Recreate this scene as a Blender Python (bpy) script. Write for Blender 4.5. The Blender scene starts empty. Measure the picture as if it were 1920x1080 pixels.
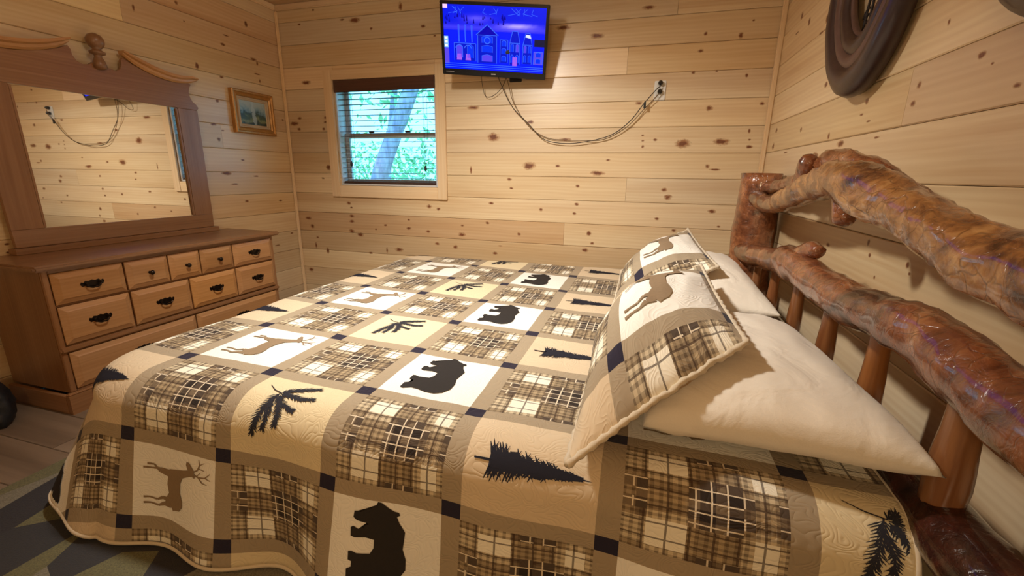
import bpy, bmesh, math, random
from mathutils import Vector, Matrix, noise, Quaternion
from math import sin, cos, pi, sqrt, floor
random.seed(7)
SC = bpy.context.scene
COL = SC.collection

# ---------------------------------------------------------------- camera, world, lights, exposure
XR, HC, YF = 3.54, 2.32, -4.40          # right wall, ceiling height, front wall (behind the camera)
cam_d = bpy.data.cameras.new('camera'); cam = bpy.data.objects.new('camera', cam_d); COL.objects.link(cam)
r0 = (0.95914, 0.28256, 0.01447); r1 = (0.08446, -0.23715, -0.96779); r2 = (-0.27003, 0.92947, -0.25133)
M = Matrix(((r0[0], -r1[0], -r2[0]), (r0[1], -r1[1], -r2[1]), (r0[2], -r1[2], -r2[2])))
cam.matrix_world = Matrix.Translation((2.8417, -3.1159, 1.0862)) @ M.to_4x4()
cam_d.sensor_width = 36; cam_d.lens = 816.91 / 1920 * 36; cam_d.clip_start = 0.02
SC.camera = cam

W = bpy.data.worlds.new('world'); SC.world = W; W.use_nodes = True
bg = W.node_tree.nodes['Background']; bg.inputs[0].default_value = (0.20, 0.64, 1.0, 1); bg.inputs[1].default_value = 3.9

def area(name, loc, target, size, energy, color, sy=None):
    d = bpy.data.lights.new(name, 'AREA'); d.energy = energy; d.color = color; d.size = size
    if sy: d.shape = 'RECTANGLE'; d.size_y = sy
    o = bpy.data.objects.new(name, d); COL.objects.link(o); o.location = loc
    o.rotation_euler = (Vector(target) - Vector(loc)).to_track_quat('-Z', 'Y').to_euler(); return o
def point(name, loc, r, energy, color):
    d = bpy.data.lights.new(name, 'POINT'); d.energy = energy; d.color = color; d.shadow_soft_size = r
    o = bpy.data.objects.new(name, d); COL.objects.link(o); o.location = loc; return o
# ceiling light of the room (behind the camera) and an added low warm fill light for the near sides
point('ceiling_lamp_light', (1.78, -1.80, 2.14), 0.08, 11, (1.0, 0.92, 0.80))
sl = bpy.data.lights.new('ceiling_spot_light', 'SPOT'); sl.energy = 205; sl.color = (1.0, 0.95, 0.86); sl.shadow_soft_size = .07; sl.spot_size = math.radians(128); sl.spot_blend = 1.0
so_ = bpy.data.objects.new('ceiling_spot_light', sl); COL.objects.link(so_); so_.location = (1.80, -1.82, 2.17)
so_.rotation_euler = (Vector((2.10, -1.12, .62)) - so_.location).to_track_quat('-Z', 'Y').to_euler()
point('warm_fill_light', (2.6, -3.9, 1.25), 0.12, 24, (1.0, 0.76, 0.46))
SC.view_settings.view_transform = 'Standard'; SC.view_settings.look = 'None'
SC.view_settings.gamma = 1; SC.view_settings.use_curve_mapping = False
SC.view_settings.exposure = 0.0

# ---------------------------------------------------------------- helpers
WL = {}                                   # world location of every parent
def tag(o, label=None, cat=None, group=None, kind=None):
    if label: o['label'] = label
    if cat: o['category'] = cat
    if group: o['group'] = group
    if kind: o['kind'] = kind
    return o
def empty(name, loc, **k):
    o = bpy.data.objects.new(name, None); COL.objects.link(o); o.location = loc; o.empty_display_size = .05
    WL[o.name] = Vector(loc); return tag(o, **k)
class MB:
    def __init__(s): s.v = []; s.f = []; s.uv = {}
    def add(s, vs, fs):
        b = len(s.v); s.v += [Vector(v) for v in vs]; s.f += [tuple(b + i for i in f) for f in fs]; return s
    def box(s, lo, hi, mat=None):
        x0, y0, z0 = lo; x1, y1, z1 = hi
        vs = [Vector(p) for p in ((x0,y0,z0),(x1,y0,z0),(x1,y1,z0),(x0,y1,z0),(x0,y0,z1),(x1,y0,z1),(x1,y1,z1),(x0,y1,z1))]
        if mat: vs = [mat @ v for v in vs]
        return s.add(vs, [(0,3,2,1),(4,5,6,7),(0,1,5,4),(1,2,6,5),(2,3,7,6),(3,0,4,7)])
    def cbox(s, lo, hi, c=.004, mat=None):
        """box with chamfered edges"""
        bm = bmesh.new(); bmesh.ops.create_cube(bm, size=1)
        for v in bm.verts: v.co = Vector([lo[i] + (v.co[i] + .5) * (hi[i] - lo[i]) for i in range(3)])
        bmesh.ops.bevel(bm, geom=bm.edges[:], offset=c, segments=2, affect='EDGES', clamp_overlap=True)
        bm.verts.ensure_lookup_table()
        vs = [(mat @ v.co if mat else v.co.copy()) for v in bm.verts]; fs = [tuple(v.index for v in f.verts) for f in bm.faces]
        bm.free(); return s.add(vs, fs)
    def tube(s, pts, rad, n=10, cap=True, noisy=0, seed=0, round_ends=False):
        pts = [Vector(p) for p in pts]
        if not hasattr(rad, '__len__'): rad = [rad] * len(pts)
        if round_ends:
            d0 = (pts[0] - pts[1]).normalized(); d1 = (pts[-1] - pts[-2]).normalized(); ra, rb = rad[0], rad[-1]
            pts = [pts[0] + d0 * ra * .5, pts[0] + d0 * ra * .3] + pts + [pts[-1] + d1 * rb * .3, pts[-1] + d1 * rb * .5]
            rad = [ra * .55, ra * .86] + list(rad) + [rb * .86, rb * .55]
        up = None; rings = []; b = len(s.v)
        for i, p in enumerate(pts):
            t = (pts[min(i + 1, len(pts) - 1)] - pts[max(i - 1, 0)]).normalized()
            if up is None: up = t.orthogonal().normalized()
            up = (up - t * up.dot(t)).normalized(); w = t.cross(up)
            ring = []
            for k in range(n):
                a = 2 * pi * k / n; r = rad[i]
                d = up * cos(a) + w * sin(a)
                if noisy:
                    q = p * 9 + d * .9 + Vector((seed, seed * 2, 0)); r *= 1 + noisy * noise.noise(q) + noisy * .6 * noise.noise(q * 2.7 + d * 2)
                ring.append(p + d * r)
            rings.append(ring)
        vs = [v for r in rings for v in r]; fs = []
        for i in range(len(pts) - 1):
            for k in range(n):
                fs.append((i*n+k, i*n+(k+1)%n, (i+1)*n+(k+1)%n, (i+1)*n+k))
        if cap: fs.append(tuple(range(n))[::-1]); fs.append(tuple(range((len(pts)-1)*n, len(pts)*n)))
        return s.add(vs, fs)
    def lathe(s, prof, c, n=20, axis='z', mat=None):
        """prof: (radius, height)"""
        vs = []; fs = []
        for r, h in prof:
            for k in range(n):
                a = 2*pi*k/n; p = Vector((r*cos(a), r*sin(a), h))
                if axis == 'x': p = Vector((p.z, p.x, p.y))
                if axis == 'y': p = Vector((p.x, -p.z, p.y))
                if mat: p = mat @ p
                vs.append(p + Vector(c))
        for i in range(len(prof) - 1):
            for k in range(n): fs.append((i*n+k, i*n+(k+1)%n, (i+1)*n+(k+1)%n, (i+1)*n+k))
        fs.append(tuple(range(n))[::-1]); fs.append(tuple(range((len(prof)-1)*n, len(prof)*n)))
        return s.add(vs, fs)
    def prism(s, poly, fn, d0, d1):
        """poly 2D outline -> fn(a, b, depth) world; side walls between depth d0 and d1"""
        n = len(poly); vs = [fn(a, b, d0) for a, b in poly] + [fn(a, b, d1) for a, b in poly]
        fs = [tuple(range(n))[::-1], tuple(range(n, 2*n))] + [(i, (i+1)%n, n+(i+1)%n, n+i) for i in range(n)]
        return s.add(vs, fs)
    def build(s, name, mat, parent=None, smooth=False, uv=None, origin=None, tris=False, tint=None, bevel=0):
        if origin is None:
            lo = Vector([min(v[i] for v in s.v) for i in range(3)]); hi = Vector([max(v[i] for v in s.v) for i in range(3)]); origin = (lo + hi) / 2
            if parent is None: origin.z = lo.z
        origin = Vector(origin)
        me = bpy.data.meshes.new(name); me.from_pydata([v - origin for v in s.v], [], s.f)
        if uv:
            l = me.uv_layers.new(name='UVMap')
            for lp in me.loops: l.data[lp.index].uv = uv[lp.vertex_index]
        bm = bmesh.new(); bm.from_mesh(me)
        if tris: bmesh.ops.triangulate(bm, faces=bm.faces)
        bmesh.ops.recalc_face_normals(bm, faces=bm.faces); bm.to_mesh(me); bm.free()
        if smooth:
            for p in me.polygons: p.use_smooth = True
        me.materials.append(mat)
        o = bpy.data.objects.new(name, me); COL.objects.link(o); WL[o.name] = origin
        if parent is not None: o.parent = parent; o.location = origin - WL[parent.name]
        else: o.location = origin
        if bevel:
            b = o.modifiers.new('bevel', 'BEVEL'); b.width = bevel; b.segments = 2; b.limit_method = 'ANGLE'
        if tint: o.color = (*tint, 1)
        return o
def smooth_path(pts, rad, sub=8):
    P = [Vector(p) for p in pts]; o = []; r = []
    for i in range(len(P) - 1):
        a, b, c, d = P[max(i-1,0)], P[i], P[i+1], P[min(i+2,len(P)-1)]
        for k in range(sub):
            t = k / sub; t2 = t*t; t3 = t2*t
            o.append(.5*((2*b)+(c-a)*t+(2*a-5*b+4*c-d)*t2+(3*b-a-3*c+d)*t3)); r.append(rad[i]*(1-t)+rad[i+1]*t)
    o.append(P[-1]); r.append(rad[-1]); return o, r
def interp(x, xs, ys):
    if x <= xs[0]: i = 0
    elif x >= xs[-1]: i = len(xs) - 2
    else:
        i = 0
        while x > xs[i+1]: i += 1
    t = (x - xs[i]) / (xs[i+1] - xs[i]); return ys[i] + t * (ys[i+1] - ys[i])
def clamp(x, a, b): return max(a, min(b, x))

# ---------------------------------------------------------------- materials
class NT:
    def __init__(s, name):
        s.m = bpy.data.materials.new(name); s.m.use_nodes = True; s.t = s.m.node_tree; s.N = s.t.nodes; s.L = s.t.links
        s.p = s.N['Principled BSDF']; s.out = s.N['Material Output']
    def n(s, typ, **k):
        o = s.N.new(typ)
        for a, b in k.items(): setattr(o, a, b)
        return o
    def link(s, a, b): s.L.new(a, b)
    def val(s, sock, v):
        if hasattr(v, 'is_output') or hasattr(v, 'links'): s.L.new(v, sock)
        else: sock.default_value = v
    def math(s, op, a, b=None, c=None, cl=False):
        o = s.n('ShaderNodeMath', operation=op, use_clamp=cl); s.val(o.inputs[0], a)
        if b is not None: s.val(o.inputs[1], b)
        if c is not None: s.val(o.inputs[2], c)
        return o.outputs[0]
    def mix(s, f, a, b, mode='MIX'):
        o = s.n('ShaderNodeMix', data_type='RGBA', blend_type=mode); s.val(o.inputs['Factor'], f)
        for k, v in ((6, a), (7, b)):
            if isinstance(v, (tuple, list)): o.inputs[k].default_value = (*v[:3], 1)
            else: s.L.new(v, o.inputs[k])
        return o.outputs[2]
    def ramp(s, f, stops, interp='LINEAR'):
        o = s.n('ShaderNodeValToRGB'); r = o.color_ramp; r.interpolation = interp
        while len(r.elements) < len(stops): r.elements.new(.5)
        for e, (p, c) in zip(r.elements, stops):
            e.position = p; e.color = (*c[:3], 1) if hasattr(c, '__len__') else (c, c, c, 1)
        s.val(o.inputs[0], f); return o.outputs[0]
    def noise(s, vec, scale, detail=3, rough=.5, dist=0):
        o = s.n('ShaderNodeTexNoise'); s.val(o.inputs['Vector'], vec); o.inputs['Scale'].default_value = scale
        o.inputs['Detail'].default_value = detail; o.inputs['Roughness'].default_value = rough; o.inputs['Distortion'].default_value = dist
        return o.outputs['Fac']
    def coord(s, scale=(1,1,1), which='Object', rnd=True):
        tc = s.n('ShaderNodeTexCoord'); v = tc.outputs[which]
        if rnd:
            oi = s.n('ShaderNodeObjectInfo'); k = s.math('MULTIPLY', oi.outputs['Random'], 53.7)
            a = s.n('ShaderNodeVectorMath', operation='ADD'); s.L.new(v, a.inputs[0]); s.L.new(k, a.inputs[1]); v = a.outputs[0]
        m = s.n('ShaderNodeMapping'); m.inputs['Scale'].default_value = scale; s.L.new(v, m.inputs[0]); return m.outputs[0]
    def bump(s, h, strength=.3, dist=.01):
        b = s.n('ShaderNodeBump'); b.inputs['Strength'].default_value = strength; b.inputs['Distance'].default_value = dist
        s.L.new(h, b.inputs['Height']); s.L.new(b.outputs[0], s.p.inputs['Normal'])
    def fin(s, col=None, rough=None, metal=0, spec=None, coat=0, coatr=.1):
        if col is not None: s.val(s.p.inputs['Base Color'], (*col, 1) if isinstance(col, tuple) else col)
        if rough is not None: s.val(s.p.inputs['Roughness'], rough)
        s.p.inputs['Metallic'].default_value = metal; s.p.inputs['Coat Weight'].default_value = coat; s.p.inputs['Coat Roughness'].default_value = coatr
        if spec is not None: s.p.inputs['Specular IOR Level'].default_value = spec
        return s.m
def lin(r, g, b):
    f = lambda c: ((c/255+.055)/1.055)**2.4 if c > 10 else c/255/12.92
    return (f(r), f(g), f(b))
def wood(name, axis, dark, mid, light, rough=.35, fine=1.0, coat=.15, streak=1.0, bump=.08):
    """straight-grained board, grain along the given axis"""
    m = NT(name); sc = [9*streak]*3; sc[axis] = .55; sf = [95*fine]*3; sf[axis] = 2.2; sb = [2.2]*3; sb[axis] = .7
    a = m.noise(m.coord(tuple(sc)), 1.0, 4, .55, .35); b = m.noise(m.coord(tuple(sf)), 1.0, 2, .5, .2); c = m.noise(m.coord(tuple(sb)), 1.0, 2)
    col = m.ramp(a, [(.28, dark), (.45, mid), (.60, light), (.75, mid)])
    col = m.mix(.5, col, m.ramp(b, [(.3, mid), (.7, light)]))
    wv = m.n('ShaderNodeTexWave', wave_type='BANDS', bands_direction='Z' if axis != 2 else 'X')
    sw = [1.0]*3; sw[axis] = .12; m.L.new(m.coord(tuple(sw)), wv.inputs[0]); wv.inputs['Scale'].default_value = 14*streak; wv.inputs['Distortion'].default_value = 7
    wv.inputs['Detail'].default_value = 2; wv.inputs['Detail Scale'].default_value = .8
    col = m.mix(m.math('MULTIPLY', wv.outputs['Fac'], .16), col, dark)
    oi = m.n('ShaderNodeObjectInfo'); hv = m.n('ShaderNodeHueSaturation'); m.L.new(col, hv.inputs['Color'])
    m.L.new(m.math('MULTIPLY_ADD', oi.outputs['Random'], .22, .86), hv.inputs['Value'])
    m.L.new(m.math('MULTIPLY_ADD', c, .30, .87), hv.inputs['Saturation'])
    col = m.mix(1.0, hv.outputs[0], oi.outputs['Color'], 'MULTIPLY')
    m.bump(m.math('ADD', b, a), bump, .004)
    return m.fin(col, rough, coat=coat, coatr=.25)
def plain(name, col, rough=.5, metal=0, coat=0, noisy=0, scale=40, bump=0):
    m = NT(name)
    if noisy:
        n = m.noise(m.coord(), scale, 3); c = m.mix(n, tuple(x*(1-noisy) for x in col), tuple(min(1, x*(1+noisy)) for x in col))
        if bump: m.bump(n, bump, .004)
        return m.fin(c, rough, metal, coat=coat)
    return m.fin(tuple(col), rough, metal, coat=coat)
def emis(name, col, st):
    m = NT(name); m.fin((0, 0, 0), .4); m.p.inputs['Emission Color'].default_value = (*col, 1); m.p.inputs['Emission Strength'].default_value = st; return m.m

P_D, P_M, P_L = lin(188,146,104), lin(218,190,150), lin(230,208,170)
MAT = {}
for i, ax in enumerate('xyz'): MAT['pine_' + ax] = wood('pine_' + ax, i, P_D, P_M, P_L)
MAT['trim_x'] = wood('pine_trim_x', 0, lin(212,174,130), lin(230,198,156), lin(240,214,176))
MAT['trim_z'] = wood('pine_trim_z', 2, lin(212,174,130), lin(230,198,156), lin(240,214,176))
MAT['trim_y'] = wood('pine_trim_y', 1, lin(212,174,130), lin(230,198,156), lin(240,214,176))
O_D, O_M, O_L = lin(112,76,48), lin(142,100,66), lin(162,120,84)
for i, ax in enumerate('xyz'): MAT['oak_' + ax] = wood('oak_' + ax, i, O_D, O_M, O_L, .38, 1.3, .2, 1.4)
for i, ax in enumerate('xyz'): MAT['oakl_' + ax] = wood('oak_drawer_' + ax, i, lin(150,104,62), lin(182,132,84), lin(198,150,102), .38, 1.3, .2, 1.4)
MAT['floor'] = wood('floor_vinyl', 0, lin(84,70,58), lin(116,98,82), lin(136,118,100), .45, .6, 0, .8)
MAT['valance'] = wood('dark_wood', 0, lin(44,26,20), lin(72,42,32), lin(90,56,44), .4)
def knot_mat():
    m = NT('knot'); tc = m.n('ShaderNodeTexCoord'); mp = m.n('ShaderNodeMapping'); m.L.new(tc.outputs['UV'], mp.inputs[0])
    mp.inputs['Location'].default_value = (-.5, -.5, 0)
    ln = m.n('ShaderNodeVectorMath', operation='LENGTH'); m.L.new(mp.outputs[0], ln.inputs[0])
    nz = m.noise(m.coord((60, 60, 60)), 1, 3); n2 = m.noise(m.coord((22, 22, 70)), 1, 3); r = m.math('ADD', m.math('MULTIPLY', ln.outputs['Value'], 2), m.math('MULTIPLY_ADD', m.math('ADD', nz, n2), .7, -.70))
    rr = m.math('ADD', m.math('MULTIPLY', m.math('SINE', m.math('MULTIPLY', r, 17)), .10), r)
    col = m.ramp(rr, [(.0, lin(128,78,50)), (.22, lin(112,62,38)), (.42, lin(134,82,52)), (.6, lin(176,124,82)), (.85, lin(208,162,116))])
    al = m.ramp(r, [(.30, 1.0), (.95, 0.0)])
    m.L.new(m.math('MULTIPLY', al, .85), m.p.inputs['Alpha']); m.m.use_backface_culling = False
    return m.fin(col, .4)
MAT['knot'] = knot_mat()
def log_mat(name, a, b, c, d, cr=.45):
    m = NT(name); co = m.coord((1, 1, 1)); n1 = m.noise(co, 6, 5, .62, 1.2); n2 = m.noise(co, 30, 4, .6, .6)
    dn = m.n('ShaderNodeTexNoise'); m.L.new(co, dn.inputs['Vector']); dn.inputs['Scale'].default_value = 9; dn.inputs['Detail'].default_value = 3
    dm = m.n('ShaderNodeVectorMath', operation='MULTIPLY_ADD'); m.L.new(dn.outputs['Color'], dm.inputs[0]); dm.inputs[1].default_value = (.12, .12, .12); m.L.new(co, dm.inputs[2])
    vo = m.n('ShaderNodeTexVoronoi', feature='DISTANCE_TO_EDGE'); m.L.new(dm.outputs[0], vo.inputs[0]); vo.inputs['Scale'].default_value = 24
    crack = m.ramp(vo.outputs['Distance'], [(.0, .0), (.05, 1.0)])
    f = m.math('ADD', m.math('MULTIPLY', n1, .80), m.math('MULTIPLY', n2, .30))
    col = m.ramp(f, [(.41, a), (.50, b), (.60, c), (.74, d)])
    mp = m.math('MULTIPLY', m.math('SUBTRACT', 1.0, crack), m.ramp(n1, [(.46, 0.0), (.62, cr)]))
    col = m.mix(mp, col, a)
    m.bump(m.math('SUBTRACT', m.math('ADD', n1, n2), m.math('MULTIPLY', mp, .6)), .6, .008)
    return m.fin(col, .24, coat=.6, coatr=.08)
MAT['log_red'] = log_mat('log_red', lin(48,24,14), lin(100,56,34), lin(138,82,50), lin(182,128,84))
MAT['log_gold'] = log_mat('log_gold', lin(50,28,20), lin(106,66,40), lin(164,114,66), lin(204,158,102), .5)
MAT['log_post'] = log_mat('log_post', lin(60,32,20), lin(108,62,38), lin(144,88,54), lin(176,120,80))
MAT['log_shaded'] = log_mat('log_shaded', lin(26,10,8), lin(48,20,14), lin(70,32,22), lin(100,54,38))  # shade around the lower rail is put into these darker log colours
MAT['spindle'] = wood('spindle_wood', 2, lin(78,40,24), lin(124,74,44), lin(164,112,70), .25, 1, .6)
MAT['white_plastic'] = plain('white_plastic', lin(225,222,215), .35)
MAT['vinyl'] = plain('window_vinyl', lin(205,205,205), .4)
MAT['black'] = plain('black_plastic', (.012, .012, .013), .25)
MAT['black_matte'] = plain('black_matte', (.015, .014, .014), .6)
MAT['bronze'] = plain('dark_bronze', (.035, .024, .018), .28, .8)
MAT['bronze_light'] = plain('worn_bronze', (.30, .26, .20), .25, .9)
MAT['iron'] = plain('black_iron', (.02, .014, .012), .5, .5)
MAT['slat'] = plain('blind_slat', lin(70,48,40), .4)
MAT['gold'] = plain('gilt', lin(178,128,66), .35, .35, noisy=.35, scale=60, bump=.4)
MAT['linen'] = plain('linen_liner', lin(196,170,136), .7)
MAT['collar'] = plain('dark_leather', lin(50,32,30), .42, 0, .25, .45, 22, .35)
MAT['collar2'] = plain('worn_leather', lin(92,66,56), .5, 0, .1, .4, 26, .35)
MAT['cord'] = plain('dark_cord', lin(52,38,26), .5)
MAT['cord2'] = plain('brown_cord', lin(110,84,52), .5)
def mirror_mat():
    m = NT('mirror_glass'); return m.fin((.86, .86, .84), .015, 1.0)
MAT['mirror'] = mirror_mat()
def glass_mat():
    m = NT('window_glass'); tr = m.n('ShaderNodeBsdfTransparent'); gl = m.n('ShaderNodeBsdfGlossy'); gl.inputs['Roughness'].default_value = .02
    mx = m.n('ShaderNodeMixShader'); mx.inputs[0].default_value = .06; m.L.new(tr.outputs[0], mx.inputs[1]); m.L.new(gl.outputs[0], mx.inputs[2])
    m.L.new(mx.outputs[0], m.out.inputs[0]); return m.m
MAT['glass'] = glass_mat()
def cloth(name, col, stitch=0, wr=0, rough=.85, sss=0):
    m = NT(name); co = m.coord((1,1,1), rnd=False); n = m.noise(co, 400, 2); c = m.mix(n, tuple(x*.93 for x in col), col)
    h = n
    if wr: h = m.math('MULTIPLY_ADD', m.noise(co, 9, 3, .5, .8), wr, m.math('MULTIPLY', n, .02)); m.bump(h, .5, .03)
    else: m.bump(h, .12, .002)
    m.p.inputs['Sheen Weight'].default_value = .15
    return m.fin(c, rough, spec=.2)
MAT['pillow'] = cloth('white_pillow', lin(236,228,214), wr=.6)
MAT['piping'] = cloth('cream_piping', lin(214,200,176), wr=1.0)
MAT['sham_back'] = cloth('tan_backing', lin(196,160,112), wr=.5)
MAT['mattress'] = cloth('mattress_cloth', lin(200,195,185))
MAT['bag'] = plain('black_nylon', (.012, .014, .018), .55, noisy=.5, scale=14, bump=.8)

def quilt_mat():
    m = NT('patchwork_quilt'); tc = m.n('ShaderNodeTexCoord'); uv = m.n('ShaderNodeSeparateXYZ'); m.L.new(tc.outputs['UV'], uv.inputs[0])
    u, v = uv.outputs[0], uv.outputs[1]
    fl = lambda x: m.math('FLOOR', x); fr = lambda x: m.math('FRACT', x)
    cu, cv, fu, fv = fl(u), fl(v), fr(u), fr(v)
    HB = .070
    def edge(x): return m.math('GREATER_THAN', m.math('ABSOLUTE', m.math('SUBTRACT', x, .5)), .5 - HB)
    eu, ev = edge(fu), edge(fv)
    sash = m.math('MAXIMUM', eu, ev); node = m.math('MULTIPLY', eu, ev)
    mod = lambda a, b: m.math('FLOORED_MODULO', a, b)
    par = m.math('GREATER_THAN', mod(m.math('ADD', cu, cv), 2.0), .5)
    typ = mod(cu, 4.0)
    isw = m.math('LESS_THAN', mod(typ, 2.0), .5)                       # deer and bear blocks: white
    istree = m.math('GREATER_THAN', typ, 2.5)
    bgc = m.mix(istree, lin(222,206,170), lin(212,192,162)); bgc = m.mix(isw, bgc, lin(240,237,228))
    # plaid
    def prof(x, ph, stops):
        return m.ramp(fr(m.math('ADD', x, ph)), stops, 'CONSTANT')
    # broad zones of the plaid: 1 = white window, 0 = dark check
    pu = prof(fu, 0.0, [(0, .55), (.14, .40), (.20, .95), (.42, .30), (.48, .05), (.56, .30), (.62, .05), (.70, .45), (.76, .95), (.88, .45)])
    pv = prof(fv, 0.0, [(0, .45), (.12, .95), (.34, .40), (.40, .05), (.48, .30), (.55, .05), (.63, .45), (.70, .95), (.86, .45)])
    s_ = m.math('MULTIPLY', m.math('ADD', pu, pv), .5)
    base = m.ramp(s_, [(.0, lin(50,42,38)), (.12, lin(84,72,62)), (.26, lin(122,106,86)), (.40, lin(160,142,114)), (.58, lin(178,158,126)), (.64, lin(206,190,160)), (.85, lin(240,234,216))], 'CONSTANT')
    def fine(x, k, w): return m.math('LESS_THAN', m.math('ABSOLUTE', m.math('SUBTRACT', fr(m.math('MULTIPLY', x, k)), .5)), w)
    vbright = m.math('GREATER_THAN', s_, .80); darkz = m.math('LESS_THAN', s_, .36); midz = m.math('SUBTRACT', 1.0, m.math('MAXIMUM', vbright, darkz))
    wl = m.math('MAXIMUM', fine(fu, 12.0, .06), fine(fv, 12.0, .06)); bl_ = m.math('MAXIMUM', fine(fu, 8.0, .05), fine(fv, 8.0, .05))
    hu, hv_ = fine(fu, 20.0, .22), fine(fv, 20.0, .22)
    base = m.mix(m.math('MULTIPLY', m.math('MULTIPLY', m.math('ADD', hu, hv_), .34), midz), base, lin(58,40,30))
    base = m.mix(m.math('MULTIPLY', m.math('MULTIPLY', bl_, m.math('SUBTRACT', 1.0, darkz)), .75), base, lin(62,44,36))
    base = m.mix(m.math('MULTIPLY', wl, darkz), base, lin(222,208,184))
    col = m.mix(par, base, bgc)
    col = m.mix(sash, col, lin(164,148,124)); col = m.mix(node, col, lin(44,40,56))
    # quilting stitches
    w = m.n('ShaderNodeMapping'); m.L.new(tc.outputs['UV'], w.inputs[0]); w.inputs['Scale'].default_value = (1, 1, 1)
    nz = m.noise(w.outputs[0], 4.5, 1, .4, .6)
    st = m.math('ABSOLUTE', m.math('SINE', m.math('MULTIPLY', nz, 48.0)))
    puff = m.math('POWER', st, .45); weave = m.noise(w.outputs[0], 260, 2)
    m.bump(m.math('ADD', puff, m.math('MULTIPLY', weave, .15)), .26, .005)
    m.p.inputs['Sheen Weight'].default_value = .1
    return m.fin(col, .88, spec=.15)
MAT['quilt'] = quilt_mat()
def applique(name, c, mott=None):
    m = NT(name); n = m.noise(m.coord((1,1,1), rnd=False), 120, 2); return m.fin(m.mix(n, tuple(x*.8 for x in c), c), .85, spec=.15)
MAT['ap_deer'] = applique('applique_tan', lin(150,128,102)); MAT['ap_bear'] = applique('applique_black', lin(52,48,46)); MAT['ap_tree'] = applique('applique_navy', lin(40,40,50))
MAT['ap_branch'] = applique('applique_branch', lin(50,50,58))
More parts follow.
